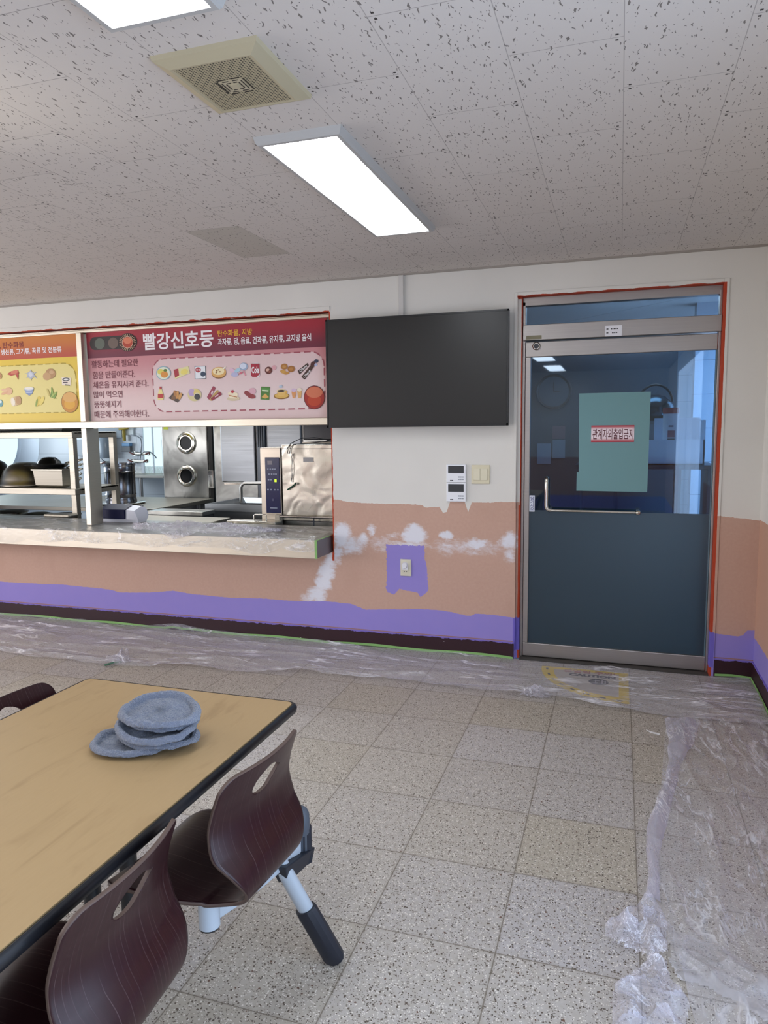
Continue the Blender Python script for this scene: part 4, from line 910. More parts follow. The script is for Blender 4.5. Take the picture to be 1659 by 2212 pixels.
# ------------------------------------------------------------------ mop pads on the table
g = G('blue_grey_terry', .95); x, y, z = g.coords(obj=True)
n = g.noise(g.vec(x, y, z), 190, 3, .8); n2 = g.noise(g.vec(x, y, z), 28, 3)
g.col(g.mix(n, '#475268', '#939cb3')); g.bump(n+n2*.5, 1.0, .010); g.b.inputs['Sheen Weight'].default_value = .5; terry = g.m
def pad(c, rx, ry, tilt, rz, label, seed, fold=0, th=.014):
    q = MB(); nr, na = 70, 220; rnd_ = random.Random(seed); V = []; F = []
    prof = []
    for i in range(nr+1):           # top surface centre -> rim -> bottom
        t = i/nr
        if t < .5: r_ = t/.5*.80; h = -.003-.003*(r_/.8)**4
        elif t < .85: a = (t-.5)/.35*PI; r_ = .90-.10*math.cos(a); h = th*.75*math.sin(a)-(.0 if t < .68 else (t-.68)*.02)
        else: r_ = 1-.9*(t-.85)/.15; h = -th*.75*min(1, (t-.85)/.03)
        prof.append((r_, h))
    for r_, h in prof:
        for k in range(na):
            a = 2*PI*k/na; x_, y_ = r_*math.cos(a), r_*math.sin(a)
            lump = .0045*noise.noise(Vector((x_*2.4, y_*2.4, seed)))*1.4+.004*ridge(x_, y_, 2.2, seed)*(1 if h > -.006 else 0)*(.9 if r_ < .8 else .3)
            edge_ = 1+.05*noise.noise(Vector((math.cos(a)*.8, math.sin(a)*.8, seed+5)))
            jt = 1+rnd_.uniform(-.012, .012); V.append((x_*rx*edge_*jt, y_*ry*edge_*jt, h+rnd_.uniform(-.0011, .0011)+lump+fold*(x_*x_-.3)*.03))
    n_ = len(prof)
    F = [(i*na+k, i*na+(k+1) % na, (i+1)*na+(k+1) % na, (i+1)*na+k) for i in range(n_-1) for k in range(na)]+[tuple(range(na)), tuple((n_-1)*na+k for k in range(na))[::-1]]
    Mx = Matrix.Rotation(rz, 3, 'Z') @ Matrix.Rotation(tilt[0], 3, 'X') @ Matrix.Rotation(tilt[1], 3, 'Y')
    W = [Mx @ Vector(v) for v in V]
    o = build(MB().add(W, F), 'mop_pad', terry, smooth=180, origin=(0, 0, 0)); o.location = c
    return tag(o, label, 'mop pad', 'mop pads on the table')
b = TZ+.0135
pc = at(287, 1601, 2, b); pad(pc, .108, .088, (0, 0), .1, 'bottom blue grey terry mop pad of the stack, lying flat at the left', 1)
pc = at(343, 1587, 2, b+.016); pad(pc, .106, .080, (0.02, .07), .25, 'second lowest blue grey terry mop pad of the stack', 2, th=.012)
pc = at(338, 1574, 2, b+.037); pad(pc, .104, .078, (.05, .04), .2, 'middle blue grey terry mop pad of the stack, with a puckered rim', 3, .5, th=.016)
pc = at(352, 1550, 2, b+.056); pad(pc, .098, .074, (.05, .05), .15, 'blue grey terry mop pad just below the topmost one', 4, th=.012)
pc = at(345, 1535, 2, b+.078); pad(pc, .106, .088, (.10, .04), .1, 'topmost blue grey terry mop pad of the stack', 5, -.4, th=.015)
# ------------------------------------------------------------------ kitchen seen through the hatch
# shelf rack
rk = thing('steel_rack', (-5.4, .85, 0), 'open stainless rack with bowls behind the left part of the serving counter', 'rack')
RXR = at(155, 1000, 1, .6).x; RYB = 1.14
for (x_, y_) in ((RXR, .6), (RXR, RYB), (-6.4, .6), (-6.4, RYB)): build(MB().box(x_-.028, x_+.028, y_, y_+.05, 0, 1.49), 'post', brush, rk, bevel=.003)
build(MB().box(-6.43, RXR+.03, .59, .66, 1.475, 1.53).box(-6.43, RXR+.03, RYB-.01, RYB+.05, 1.475, 1.53).box(RXR-.03, RXR+.03, .66, RYB-.01, 1.475, 1.53).box(-6.43, RXR+.03, .62, RYB+.03, 1.512, 1.527), 'top_shelf', brush, rk, bevel=.003)
build(MB().box(-6.43, RXR+.03, .59, .66, .965, 1.02).box(RXR-.03, RXR+.03, .66, RYB, .965, 1.02).box(-6.43, RXR+.03, .64, RYB+.03, 1.0, 1.018).box(-6.43, RXR+.03, RYB, RYB+.05, .965, 1.02), 'middle_shelf', brush, rk, bevel=.003)
q = MB().box(-6.2, at(140, 930, 1, .75).x, .72, 1.2, 1.545, 1.565).box(-6.2, at(136, 930, 1, .75).x, .74, 1.18, 1.53, 1.545)
tag(build(q, 'serving_tray', C('#2a2c2c', .3, .8), bevel=.004), 'dark flat tray lying on the top shelf of the rack', 'tray')
SZ = 1.020
def bowl(px, yy, r, h, mat, label, name='mixing_bowl', tilt=0):
    c = at(px, 1053, 1, yy); prof = [(0, h), (r*.35, h*.985), (r*.62, h*.88), (r*.85, h*.62), (r*.96, h*.3), (r, .03), (r+.012, .02), (r+.014, .006), (r, .0)]
    return tag(build(MB().lathe(prof, (c.x, c.y, SZ), 44), name, mat, smooth=50), label, 'bowl')
bowl(58, .92, .235, .225, brushed('dark_brushed_steel', '#8b857c', .25, .45), 'large upturned steel bowl on the rack, beside the rectangular pan')
bowl(-16, .90, .195, .25, C('#3c3a38', .28, .9), 'dark upturned bowl on the rack, cut off by the left picture edge')
c0 = at(84, 1053, 1, .75); c1 = at(146, 1053, 1, .75)
V = []
for d, zz in ((0, SZ+.165), (.012, SZ+.17), (.012, SZ+.158), (.0, SZ+.155), (-.012, SZ+.02), (-.03, SZ+.004)):
    V += [(c0.x-d, .69-d, zz), (c1.x+d, .69-d, zz), (c1.x+d, .85+d, zz), (c0.x-d, .85+d, zz)]
F = [(i*4+k, i*4+(k+1) % 4, (i+1)*4+(k+1) % 4, (i+1)*4+k) for i in range(5) for k in range(4)]+[(20, 21, 22, 23)]
o = build(MB().add(V, F), 'food_pan', brush); s = o.modifiers.new('thickness', 'SOLIDIFY'); s.thickness = .003; tag(o, 'rectangular pale steel food pan on the middle shelf of the rack', 'pan')
a, b_ = at(57, 1012, 1, .78), at(120, 1017, 1, .95)
ld = thing('frying_pan', (b_.x, .95, b_.z), 'black frying pan with long handle lying across the rectangular pan', 'pan')
build(MB().lathe([(0, .0), (.13, .0), (.16, .025), (.163, .025), (.135, -.006), (0, -.006)], (b_.x+.08, .80, SZ+.185), 40), 'pan_body', C('#17181a', .35), ld, smooth=50)
build(MB().tube([(a.x, .76, SZ+.20), (a.x+.15, .82, SZ+.195), (b_.x-.07, .78, SZ+.195)], .014, 12, flat=.6), 'handle', black, ld, smooth=50)
c = at(136, 1005, 1, 1.2)
tag(build(MB().lathe([(0, .27), (.06, .265), (.10, .23), (.13, .16), (.145, .06), (.15, 0)], (c.x, 1.02, SZ), 40), 'wok', C('#2c2b2a', .3, .8), smooth=50), 'dark upturned wok behind the rectangular pan on the rack', 'wok')
c = at(176, 1010, 1, 1.05)
q = MB()
for k in range(5): q.tube([(c.x-.05+.10*math.cos(t)*(.4+.15*k), 1.02+.06*math.sin(t), SZ+.05+.045*k+.02*math.cos(t)) for t in [2*PI*i/20 for i in range(21)]], .006, 8)
tag(build(q, 'wire_baskets', C('#b5afa0', .2, 1), smooth=60), 'shiny wire strainer at the back right of the rack', 'strainer')
# big worktable
wt = thing('steel_worktable', (-5.1, 1.6, 0), 'large low stainless worktable in the middle of the kitchen', 'worktable')
WX = -4.33
build(MB().add([(-7.2, 1.28, .77), (-4.40, 1.28, .77), (WX, 1.36, .77), (WX, 2.42, .77), (-7.2, 2.42, .77), (-7.2, 1.28, .73), (-4.40, 1.28, .73), (WX, 1.36, .73), (WX, 2.42, .73), (-7.2, 2.42, .73)],
      [(0, 1, 2, 3, 4), (9, 8, 7, 6, 5), (0, 5, 6, 1), (1, 6, 7, 2), (2, 7, 8, 3), (3, 8, 9, 4), (4, 9, 5, 0)]), 'worktop', brush, wt, bevel=.004)
for x_, y_ in ((-4.5, 1.42), (-4.45, 2.3), (-6.9, 1.42), (-6.9, 2.3)): build(MB().tube([(x_, y_, .73), (x_, y_, 0)], .022, 14), 'leg', steel, wt, smooth=50)
build(MB().box(-6.95, -4.42, 1.38, 2.34, .28, .30), 'lower_shelf', steel_d, wt)
c = at(262, 1087, 2, .775)
tag(build(MB().lathe([(0, 0), (.235, 0), (.25, .015), (.245, .018), (.0, .006)], (c.x, c.y, .771), 44), 'round_tray', chrome, smooth=50), 'round polished tray under the tall steel canister', 'tray')
cn = thing('steel_canister', (c.x, c.y, .778), 'tall ribbed stainless canister standing on the worktable', 'canister')
r_ = .155; hh = .42
build(MB().lathe([(0, 0), (r_*1.03, 0), (r_*1.05, .03), (r_, .05), (r_, .085), (r_*1.03, .095), (r_, .105), (r_, hh-.10), (r_*1.04, hh-.085), (r_, hh-.075), (r_, hh-.03), (r_*1.05, hh-.02), (r_*1.05, hh), (r_*.98, hh), (r_*.96, hh-.05), (0, hh-.06)], (c.x, c.y, .778), 44), 'canister_body', brushed('canister_steel', '#77787c', .12, .25), cn, smooth=35)
# pots under the worktable, seen between table and counter
for px, yy, r_, hh, lab in ((18, 1.66, .20, .34, 'dull steel pot under the worktable at the left picture edge'), (82, 1.62, .15, .33, 'steel pot with a curved rim under the worktable'), (140, 1.66, .16, .33, 'shiny steel pot under the worktable behind the rack post')):
    c = at(px, 1110, 1, yy)
    pt = thing('cooking_pot', (c.x, yy, .30), lab, 'pot')
    build(MB().lathe([(0, 0), (r_*.95, 0), (r_, .02), (r_, hh), (r_+.012, hh+.004), (r_+.012, hh+.012), (r_*.6, hh+.03), (0, hh+.035)], (c.x, yy, .30), 40), 'pot_body', C('#a49c8c', .25, 1), pt, smooth=40)
    build(MB().tube([(c.x+r_-.005, yy-.05, .30+hh*.8), (c.x+r_+.045, yy-.04, .30+hh*.8), (c.x+r_+.045, yy+.04, .30+hh*.8), (c.x+r_-.005, yy+.05, .30+hh*.8)], .007, 8), 'handle', black, pt)
# pass trays just behind the counter
c0 = at(92, 1128, 2, .80); 
def slab(px0, px1, y0, y1, z0, z1, name, mat, label, cat, bev=.004, yref=None):
    yr = yref or y0; a = at(px0, 1100, 1, yr).x; b = at(px1, 1100, 1, yr).x
    return tag(build(MB().box(a, b, y0, y1, z0, z1), name, mat, bevel=bev), label, cat)
tb = thing('side_table', (-5.3, .75, 0), 'stainless side table just behind the left part of the serving counter', 'worktable')
build(MB().box(-6.3, -4.72, .46, .585, .745, .775), 'worktop', brush, tb, bevel=.004)
build(MB().box(-6.25, -4.78, .48, .57, 0, .745), 'body', steel_d, tb)
slab(92, 148, .455, .58, .776, .806, 'lidded_tray', brush, 'shallow lidded steel tray on the side table behind the rack post', 'tray', .012)
tr = slab(232, 445, .44, .82, .742, .775, 'serving_tray', brush, 'long flat steel tray behind the serving counter under the plastic', 'tray', .006, .44)
tr2 = thing('steel_cabinet', (-3.9, 1.1, 0), 'low grey steel cabinet with a flat top between the worktable and the deep sink', 'cabinet')
a = at(322, 1100, 1, .86).x; b_ = at(436, 1100, 1, .86).x
build(MB().box(a, b_, .86, 1.05, 0, .775), 'body', steel_d, tr2, bevel=.004); build(MB().box(a-.01, b_+.01, .85, 1.06, .775, .812), 'top_plate', wavy, tr2, bevel=.004)
# desk device on the counter
dv = thing('desk_scanner', (-3.96, .3, .785), 'white desktop device with a dark blue front standing on the serving counter', 'device')
xa, xb = at(219, 1115, 1, .24).x, at(276, 1115, 1, .24).x; y0, y1 = .22, .38
def loft(secs):
    q = MB(); n = len(secs[0]); V = [v for s_ in secs for v in s_]
    return q.add(V, [(i*n+k, i*n+(k+1) % n, (i+1)*n+(k+1) % n, (i+1)*n+k) for i in range(len(secs)-1) for k in range(n)]+[tuple(range(n))[::-1], tuple((len(secs)-1)*n+k for k in range(n))])
def sec(x_, s_=1.0): 
    zz0 = .787; return [(x_, y0+(1-s_)*.05, zz0+.03), (x_, y0+.02, zz0), (x_, y1-.03, zz0), (x_, y1, zz0+.04), (x_, y1, zz0+.12*s_), (x_, y0+.10, zz0+.135*s_), (x_, y0+.005, zz0+.105*s_)]
build(loft([sec(xa, .9), sec(xa+.012), sec(xb, 1), sec(xb+.012, 1), sec(xb+.075, .95), sec(xb+.095, .6)]), 'housing', C('#dcdee8', .35), dv, smooth=30)
zz0 = .787
build(MB().add([(xa+.004, y0-.010, zz0+.032), (xb-.004, y0-.010, zz0+.032), (xb-.004, y0-.006, zz0+.108), (xa+.004, y0-.006, zz0+.108), (xa+.006, y0+.098, zz0+.142), (xb-.006, y0+.098, zz0+.142)], [(0, 1, 2, 3), (3, 2, 5, 4)]), 'front_screen', C('#0c0f36', .4, Specular_IOR_Level=.2), dv)
build(MB().box(xa+.002, xb-.006, y0-.014, y0+.03, zz0+.034, zz0+.110), 'screen_bezel', C('#0c0f36', .4, Specular_IOR_Level=.2), dv, bevel=.004)
q = MB()
for i in range(3):
    for j in range(2): q.lathe([(0, 0), (.008, 0), (.008, .006), (0, .006)], (xb+.022+i*.022, y0+.13, zz0+.128-.002*i), 12) if j == 0 else None
build(q, 'side_buttons', C('#3c4048', .5), dv)
# deep sink with bent pipe
y0 = 1.2; xa, xb = at(443, 1100, 1, y0).x, at(560, 1100, 1, y0).x; dz = .845
sk = thing('deep_sink', ((xa+xb)/2, 1.5, 0), 'deep grey steel basin with a flared rim left of the oven', 'basin')
xb += .12
q = MB()
def ring(x0, x1, y0, y1, z): return [(x0, y0, z), (x1, y0, z), (x1, y1, z), (x0, y1, z)]
rs_ = [ring(xa+.06, xb-.03, y0+.05, 1.85, .30), ring(xa+.06, xb-.03, y0+.05, 1.85, dz-.07), ring(xa, xb, y0, 1.9, dz-.065), ring(xa, xb, y0, 1.9, dz), ring(xa+.03, xb-.03, y0+.03, 1.87, dz), ring(xa+.09, xb-.06, y0+.08, 1.82, dz-.05), ring(xa+.09, xb-.06, y0+.08, 1.82, .40)]
build(q.add([v for s_ in rs_ for v in s_], [(i*4+k, i*4+(k+1) % 4, (i+1)*4+(k+1) % 4, (i+1)*4+k) for i in range(6) for k in range(4)]+[(0, 1, 2, 3)[::-1], (24, 25, 26, 27)]), 'basin', C('#7f8386', .35, .9), sk)
for x_ in (xa+.1, xb-.08): build(MB().box(x_, x_+.04, y0+.1, y0+.14, 0, .30), 'leg', steel, sk)
c = at(521, 1078, 1, 1.75)
tag(build(MB().tube([(c.x, 1.75, .78), (c.x, 1.75, .955), (c.x+.015, 1.75, .985), (c.x+.045, 1.75, 1.0), (c.x+.5, 1.75, 1.005)], .017, 14), 'water_pipe', steel, smooth=60), 'bent steel water pipe reaching over the deep sink', 'pipe')
# cooker lid in front of the oven
a, b_ = at(492, 1128, 1, .48).x, at(597, 1128, 1, .48).x
ll = thing('container_lid', ((a+b_)/2, .55, .75), 'flat pale steel lid with a bar handle behind the counter, in front of the oven', 'lid')
build(MB().box(a, b_+.0, .46, .585, .772, .800), 'lid_plate', film, ll, bevel=.006)
build(MB().box(a+.02, b_-.02, .47, .58, .3, .772), 'body', steel_d, ll)
hx = at(562, 1120, 1, .5).x
build(MB().tube([(hx-.055, .5, .800), (hx-.055, .5, .842), (hx-.045, .5, .850), (hx+.045, .5, .850), (hx+.055, .5, .842), (hx+.055, .5, .800)], .0055, 10), 'handle', chrome, ll, smooth=60)
# steam oven
ov = thing('steam_oven', (-2.4, .95, 0), 'large stainless steam oven with a dark blue control panel right behind the hatch', 'oven')
build(MB().box(-2.775, -2.593, .60, 1.25, .79, 1.384), 'control_column', brushed('oven_column_steel', '#c8bdae', .28, .42), ov, bevel=.005)
build(MB().box(-2.589, -1.75, .61, 1.3, .79, 1.408), 'oven_body', film, ov, bevel=.006)
build(MB().box(-2.76, -1.78, .64, 1.2, 0, .79), 'base_cabinet', wavy, ov)
build(MB().box(-2.589, -1.75, .606, .612, 1.372, 1.376), 'top_seam', dark, ov)
zt, zb = at(585, 988, 1, .6).z, at(585, 1108, 1, .6).z; pa_, pb_ = at(574, 1040, 1, .6).x, at(605, 1040, 1, .6).x
cp = build(MB().box(pa_, pb_, .594, .601, zb, zt), 'control_panel', C('#12184a', .2), ov, bevel=.003)
zz = lambda f: zt-(zt-zb)*f
q = MB(); W_ = pb_-pa_
for f, xs in ((.22, (.15, .32, .48, .64)), (.31, (.22, .40, .56, .70)), (.41, (.18, .34)), (.59, (.12, .33, .58, .8))):
    for s_ in xs: q.box(pa_+W_*s_, pa_+W_*(s_+.11), .5925, .594, zz(f), zz(f)+.010)
q.box(pa_+W_*.3, pa_+W_*.78, .5925, .594, zz(.915), zz(.90))
build(q, 'panel_symbols', C('#9ba0b4', .5), cp)
build(MB().box(pa_+W_*.18, pa_+W_*.52, .5925, .594, zz(.13), zz(.06)), 'display', C('#857f86', .4), cp)
build(MB().lathe([(0, -.003), (.010, -.003), (.010, 0)], (pa_+W_*.50, .594, zz(.76)), 20, 'y'), 'control_knob', C('#3c4060', .3), cp)
build(MB().box(pa_+W_*.64, pa_+W_*.78, .592, .594, zz(.44), zz(.39)), 'indicator_lamp', glow('green_lamp', (.55, .9, .05), 1.3), cp)
p_ = at(655, 988, 1, .608); q_ = at(677, 998, 1, .608)
build(MB().box(p_.x, q_.x, .606, .612, q_.z, p_.z), 'rating_plate', C('#a9a9a8', .5), ov)
zr = at(660, 1117, 1, .56).z
build(MB().tube([(-2.60, .56, zr), (-1.8, .56, zr)], .009, 12), 'front_rail', chrome, ov, smooth=60)
build(MB().box(-2.63, -2.588, .545, .605, zr-.075, zr+.012), 'rail_bracket', brush, ov, bevel=.003)
x_ = at(678, 1130, 1, .56).x
build(MB().tube([(x_, .56, zr), (x_, .56, zr-.11)], .005, 8).tube([(-2.6, .56, zr-.09), (-1.8, .56, zr-.09)], .005, 8), 'rail_support', C('#4a4c50', .4, .8), ov)
cb = thing('power_cable', (-2.45, .6, 1.3), 'thin looped dark cable with a green tag hanging on the steam oven', 'cable')
W3 = lambda px, py, yy=.598: at(px, py, 1, yy)
build(MB().tube([W3(622, 980), W3(620, 970), W3(628, 958, .605), W3(650, 947, .7), W3(680, 945, .8), W3(712, 952, .85)], .0035, 8).tube([W3(626, 980), W3(627, 968), W3(634, 960, .605), W3(672, 957, .75), W3(712, 952, .85)], .003, 8), 'cable', C('#3c3c3e', .5), cb, smooth=60)
build(MB().tube([W3(632, 980), W3(629, 990), W3(629, 1010), W3(629, 1032), W3(631, 1042)], .0028, 8).tube([W3(634, 980), W3(631, 995), W3(633, 1012), W3(630, 1040)], .0022, 8), 'hanging_cord', C('#55565a', .5), cb, smooth=60)
tg = build(MB().tube([W3(621, 1058, .592), W3(628, 1053, .592), W3(640, 1044, .592)], .009, 10, flat=.6), 'green_tag', C('#14503c', .4), cb, smooth=50)
build(MB().lathe([(.012, -.004), (.012, .004), (.008, .004), (.008, -.004), (.012, -.004)], W3(639, 1045, .590), 20, 'y'), 'key_ring', chrome, tg, smooth=40)
# tall refrigerator-like cabinets and ducts at y = 2.1
def tall(px0, px1, yy, dep, z0, z1, name, mat, label, cat='cabinet', pt=1000):
    a = at(px0, pt, 1, yy).x; b = at(px1, pt, 1, yy).x
    t = thing(name, ((a+b)/2, yy+dep/2, z0), label, cat); build(MB().box(a, b, yy, yy+dep, z0, z1), 'body', mat, t, bevel=.006); return t, a, b
t, a, b = tall(463, 556, 2.15, .5, 0, 2.25, 'tall_cabinet', wavy, 'tall shiny steel cabinet behind the deep sink')
build(MB().box(a+.10, b-.01, 2.12, 2.15, .98, 1.70), 'door', brushed('soft_steel', '#aeb2b8', .35, .5), t, bevel=.012)
build(MB().box(a+.10, b-.005, 2.125, 2.15, 1.72, 2.2), 'upper_door', wavy, t, bevel=.008)
build(MB().box(a+.105, b-.01, 2.118, 2.126, 1.70, 1.716), 'door_rail', chrome, t)
build(MB().box(a+.10, a+.16, 2.118, 2.126, 1.74, 1.84), 'label_plate', C('#c9ccd0', .4), t)
build(MB().box(a+.14, b, 2.10, 2.13, .955, .972), 'door_handle', chrome, t)
t, a, b = tall(576, 712, 2.15, .5, 0, 2.25, 'tall_cabinet', wavy, 'tall steel cabinet rising above the steam oven')
build(MB().box(a+.01, b-.3, 2.12, 2.15, 1.0, 1.72), 'door', brushed('soft_steel_2', '#9da1a6', .35, .5), t, bevel=.01)
build(MB().box(a+.01, b-.3, 2.115, 2.126, 1.72, 1.74), 'door_rail', chrome, t)
build(MB().box(a+.2, a+.45, 2.11, 2.15, 1.84, 1.87), 'vent_slot', dark, t)
q = MB()
for px in (557.5, 561.5, 566, 571): c = at(px, 950, 1, 2.1); q.tube([(c.x, 2.1, 2.5), (c.x, 2.1, 1.35)], .011, 10)
o = build(q.box(at(556, 1000, 1, 2.12).x, at(574, 1000, 1, 2.12).x, 2.12, 2.2, .6, 2.5), 'pipe_bundle', C('#565a60', .35, .8), smooth=50); tag(o, 'bundle of dark upright pipes between the two tall steel cabinets', 'pipes')
a, b = at(652, 930, 1, 1.3).x, at(713, 930, 1, 1.3).x
t = thing('wall_monitor', ((a+b)/2, 1.35, 1.42), 'black box unit above the steam oven at the right end of the hatch', 'device')
build(MB().box(a, b+.2, 1.32, 1.7, at(680, 951, 1, 1.3).z, 1.9), 'body', C('#10131c', .3), t, bevel=.01)
build(MB().box(a+.02, b+.18, 1.314, 1.321, at(680, 947, 1, 1.3).z, 1.88), 'front_panel', C('#181d2c', .2), t)
build(MB().box(a+.0, b+.2, 1.30, 1.7, at(680, 959, 1, 1.3).z, at(680, 955, 1, 1.3).z), 'shelf_plate', brush, t)
# cabinet with two portholes
y_ = 2.5; a, b = at(352, 1000, 1, y_).x, at(453, 1000, 1, y_).x
pc_ = thing('porthole_cabinet', ((a+b)/2, y_+.3, 0), 'tall steel cabinet with two round black portholes', 'cabinet')
build(MB().box(a, b, y_, y_+.6, 0, 2.2), 'body', wavy, pc_, bevel=.008)
build(MB().box(a+.01, b-.01, y_-.02, y_, .72, 1.93), 'door', wavy, pc_, bevel=.01)
for px, py in ((403, 957), (404, 1028)):
    c = at(px, py, 1, y_-.02); R_ = abs(at(px+20.5, py, 1, y_-.02).x-c.x); 
    ph = build(MB().lathe([(R_, 0), (R_*1.0, -.012), (R_*.93, -.028), (R_*.80, -.030), (R_*.72, -.016), (R_*.70, -.020), (R_*.64, -.020), (R_*.62, -.006)], c, 44, 'y'), 'porthole_ring', chrome, pc_, smooth=40)
    build(MB().lathe([(0, -.008), (R_*.64, -.008)], c, 36, 'y'), 'porthole_glass', C('#080b0d', .25, Specular_IOR_Level=.2), ph)
build(MB().box(b+.0, b+.045, y_-.01, y_+.5, 0, 2.2), 'gap_shade', C('#141210', .6), pc_)  # solid dark slab, the gap's shade put into colour
zc = at(458, 1035, 1, y_).z
build(MB().box(b-.005, b+.06, y_-.035, y_-.005, zc-.10, zc+.10).box(b+.008, b+.035, y_-.05, y_-.03, zc-.08, zc+.05), 'latch', chrome, pc_, bevel=.004)
c = at(358, 924, 1, y_-.02)
build(MB().box(c.x-.03, c.x+.03, y_-.023, y_-.020, c.z-.02, c.z+.03), 'warning_sticker', C('#9aa42c', .5), pc_)
# sink counter, taps and small things on the back wall
yb = KY1
sc_ = thing('wall_sink_counter', (-6.6, yb-.3, 0), 'narrow steel counter with splashback under the wall taps', 'counter')
a, b = at(225, 1020, 1, yb-.55).x, at(352, 1020, 1, yb-.55).x; zc = at(300, 1027, 1, yb-.55).z
build(MB().box(a, b, yb-.55, yb-.002, zc-.035, zc), 'worktop', brush, sc_, bevel=.004)
build(MB().box(a, b, yb-.03, yb-.002, zc, zc+.10), 'splashback', wavy, sc_)
for px in (238, 305): c = at(px, 1050, 1, yb-.5); build(MB().tube([(c.x, yb-.5, zc-.03), (c.x, yb-.5, 0)], .025, 12), 'leg', steel, sc_, smooth=50)
def tap(px, py, label, hose):
    c = at(px, py, 1, yb-.05); t = thing('wall_tap', (c.x, yb-.05, c.z), label, 'tap')
    build(MB().tube([(c.x-.12, yb-.06, c.z), (c.x+.12, yb-.06, c.z)], .022, 12).tube([(c.x-.12, yb-.06, c.z), (c.x-.12, yb-.001, c.z)], .03, 14).tube([(c.x+.12, yb-.06, c.z), (c.x+.12, yb-.001, c.z)], .03, 14), 'mixer_body', chrome, t, smooth=50)
    build(MB().tube([(c.x-.17, yb-.10, c.z+.02), (c.x-.10, yb-.10, c.z-.01)], .012, 8).tube([(c.x+.17, yb-.10, c.z+.02), (c.x+.10, yb-.10, c.z-.01)], .012, 8), 'lever', C('#6a3428', .4), t, smooth=50)
    build(MB().tube([at(*h_, 1, yb-.09) for h_ in hose], .010, 8), 'spout', C('#8a8c8e', .3, .9), t, smooth=60)
tap(306, 980, 'wall tap with a long curved hose near the tall bright window', [(304, 978), (306, 960), (304, 948), (296, 942), (282, 940)])
tap(302, 996, 'lower wall tap with a swan-neck spout beside the tall bright window', [(302, 994), (304, 980), (312, 975), (325, 977), (334, 984), (338, 990)])
tap(212, 1000, 'wall tap behind the rack, half hidden by the hatch post', [(212, 998), (206, 990), (214, 985), (222, 995), (228, 1000)])
c = at(268, 938, 1, yb-.06)
gv = thing('gas_valve', (c.x, yb-.06, c.z), 'yellow gas valve on the kitchen wall', 'valve')
build(MB().tube([(c.x, yb-.06, c.z+.10), (c.x, yb-.06, c.z-.10)], .024, 10).tube([(c.x-.06, yb-.09, c.z+.07), (c.x+.10, yb-.09, c.z+.09)], .016, 8), 'valve_body', C('#a8902c', .45), gv, smooth=50)
def wallbox(px0, py0, px1, py1, dep, name, hexc, label, cat, z_off=0):
    p0, p1 = at(px0, py1, 1, yb-dep), at(px1, py0, 1, yb-dep)
    return tag(build(MB().box(p0.x, p1.x, yb-dep, yb-.001, p0.z, p1.z), name, C(hexc, .5), bevel=.004), label, cat)
wallbox(263, 922, 287, 940, .03, 'wall_notice', '#dfe6e4', 'small white notice with a green mark high on the kitchen wall', 'notice')
c0_, c1_ = at(276, 936, 1, yb-.032), at(282, 927, 1, yb-.032)
wallbox(205, 921, 262, 946, .04, 'wall_cabinet', '#8e979e', 'grey wall cabinet behind the top of the hatch post', 'cabinet')
wallbox(262, 958, 280, 976, .06, 'paper_towel_box', '#6d6e70', 'dark grey box beside the wall taps', 'box')
wallbox(263, 957, 279, 964, .075, 'blue_label', '#6f9cc4', 'light blue card above the dark grey box beside the taps', 'card')
wallbox(158, 950, 182, 985, .10, 'soap_dispenser', '#a7adb2', 'grey dispenser on the tiled wall above the rack', 'dispenser')
c = at(229, 975, 1, yb-.12)
tag(build(MB().lathe([(0, 0), (.10, 0), (.105, .02), (.105, .26), (.06, .32), (.035, .34), (.035, .38), (0, .385)], (c.x, yb-.13, c.z-.1), 24), 'water_bottle', C('#8b949c', .25), smooth=45), 'pale grey bottle on the kitchen wall behind the rack', 'bottle')
# ------------------------------------------------------------------ kitchen seen through the door
sh = thing('wall_shelf', (.45, 1.0, 1.18), 'shelf behind the glass door carrying the white box', 'shelf')
yq = .9; a, b = at(1396, 1000, 1, yq).x, at(1530, 1000, 1, yq).x; zs_ = at(1460, 1005, 1, yq).z
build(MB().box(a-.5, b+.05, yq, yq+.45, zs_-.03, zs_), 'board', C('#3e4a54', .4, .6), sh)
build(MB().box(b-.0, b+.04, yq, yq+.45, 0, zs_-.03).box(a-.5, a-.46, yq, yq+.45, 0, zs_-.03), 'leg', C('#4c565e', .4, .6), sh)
bx = thing('white_box', ((a+b)/2, yq+.2, zs_), 'open white box on the shelf behind the glass door', 'box')
zt_ = at(1460, 950, 1, yq).z; zt2 = at(1500, 902, 1, yq+.3).z; b2 = at(1524, 950, 1, yq).x
build(MB().box(a-.15, b2, yq+.02, yq+.035, zs_, zt_).box(b2-.012, b2, yq+.02, yq+.34, zs_, zt2-.02).box(a-.15, b2, yq+.02, yq+.34, zs_, zs_+.01).box(a-.15, a-.138, yq+.02, yq+.34, zs_, zt_), 'body', C('#dfe6f2', .6), bx)
build(MB().box(a+.06, b2, yq+.32, yq+.335, zs_, zt2), 'raised_flap', C('#dfe6f2', .6), bx)
y2 = yq+.17; c = at(1449, 920, 1, y2); r_ = abs(at(1467, 920, 1, y2).x-c.x); ztop = at(1449, 881, 1, y2).z
tub = thing('plastic_tub', (c.x, y2, zs_+.012), 'white tub with a red lid and printed label standing in the white box', 'tub')
build(MB().lathe([(0, 0), (r_*.95, 0), (r_*.97, .01), (r_*.97, ztop-zs_-.05), (0, ztop-zs_-.05)], (c.x, y2, zs_+.012), 32), 'tub_body', C('#e6e9f0', .4), tub, smooth=40)
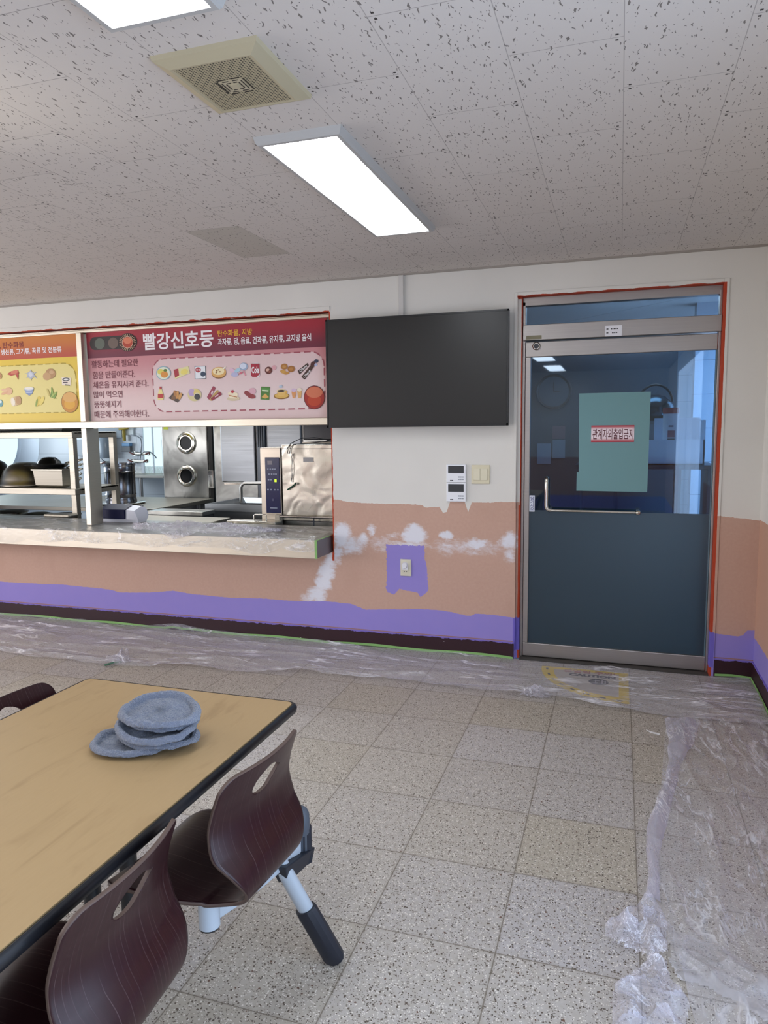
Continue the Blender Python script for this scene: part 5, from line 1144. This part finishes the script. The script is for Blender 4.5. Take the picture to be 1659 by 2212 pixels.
build(MB().lathe([(r_, ztop-zs_-.055), (r_*1.02, ztop-zs_-.05), (r_*1.02, ztop-zs_-.02), (r_*.96, ztop-zs_-.012), (0, ztop-zs_-.012)], (c.x, y2, zs_+.012), 32), 'red_lid', C('#a81c30', .4), tub, smooth=40)
def wrap(z0, z1, a0, a1, mat, name):
    V = []
    for k in range(13): t = a0+(a1-a0)*k/12; V += [(c.x+r_*.985*math.cos(t), y2+r_*.985*math.sin(t), z0), (c.x+r_*.985*math.cos(t), y2+r_*.985*math.sin(t), z1)]
    build(MB().add(V, [(2*k, 2*k+2, 2*k+3, 2*k+1) for k in range(12)]), name, mat, tub)
hz = ztop-zs_
wrap(zs_+hz*.30, zs_+hz*.46, -2.0, -1.1, C('#2a2c34', .5), 'label_block'); wrap(zs_+hz*.48, zs_+hz*.60, -2.0, -1.1, C('#9c5468', .5), 'label_block'); wrap(zs_+hz*.66, zs_+hz*.69, -1.9, -1.3, C('#4a5878', .5), 'label_block')
yk = 1.65; c = at(1415, 882, 1, yk)
kt = thing('steel_kettle', (c.x, yk, 1.3), 'dark steel kettle behind the teal sheet in the glass door', 'kettle')
build(MB().lathe([(0, 0), (.12, 0), (.145, .05), (.14, .12), (.09, .19), (.03, .21), (0, .22)], (c.x, yk, c.z-.10), 32), 'kettle_body', C('#3e4c54', .2, .9), kt, smooth=50)
build(MB().tube([(c.x+.13*math.cos(t), yk, c.z+.05+.14*math.sin(t)) for t in [PI*i/12 for i in range(13)]], .010, 8), 'handle', black, kt, smooth=60)
build(MB().box(c.x-.3, c.x+.2, yk-.2, yk+.2, c.z-.13, c.z-.10).box(c.x-.3, c.x-.27, yk-.2, yk+.2, 0, c.z-.13).box(c.x+.17, c.x+.2, yk-.2, yk+.2, 0, c.z-.13), 'stand', steel_d, kt)
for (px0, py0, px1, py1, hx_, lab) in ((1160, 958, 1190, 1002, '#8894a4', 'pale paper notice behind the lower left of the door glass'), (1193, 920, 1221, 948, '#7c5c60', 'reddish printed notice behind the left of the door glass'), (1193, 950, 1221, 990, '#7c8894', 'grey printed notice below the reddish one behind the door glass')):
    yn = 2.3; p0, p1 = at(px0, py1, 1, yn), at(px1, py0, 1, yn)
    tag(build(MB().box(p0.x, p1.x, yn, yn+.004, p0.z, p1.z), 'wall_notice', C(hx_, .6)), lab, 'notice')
a, b = at(1120, 900, 1, 2.31).x, at(1460, 900, 1, 2.31).x
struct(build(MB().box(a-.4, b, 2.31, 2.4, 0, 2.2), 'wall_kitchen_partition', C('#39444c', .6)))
c = at(1196, 846, 1, 2.28)
ck = thing('wall_clock', (c.x, 2.28, c.z), 'round wall clock dimly seen through the door glass', 'clock')
build(MB().lathe([(0, .0), (.14, 0), (.155, -.015), (.165, 0), (.165, .029)], c, 40, 'y'), 'clock_case', C('#20262a', .4), ck, smooth=40)
build(MB().lathe([(0, -.003), (.138, -.003)], c, 36, 'y'), 'clock_face', C('#46525a', .5), ck)
build(MB().box(c.x-.004, c.x+.004, 2.272, 2.276, c.z, c.z+.09).box(c.x, c.x+.06, 2.272, 2.276, c.z-.004, c.z+.004), 'clock_hands', dark, ck)
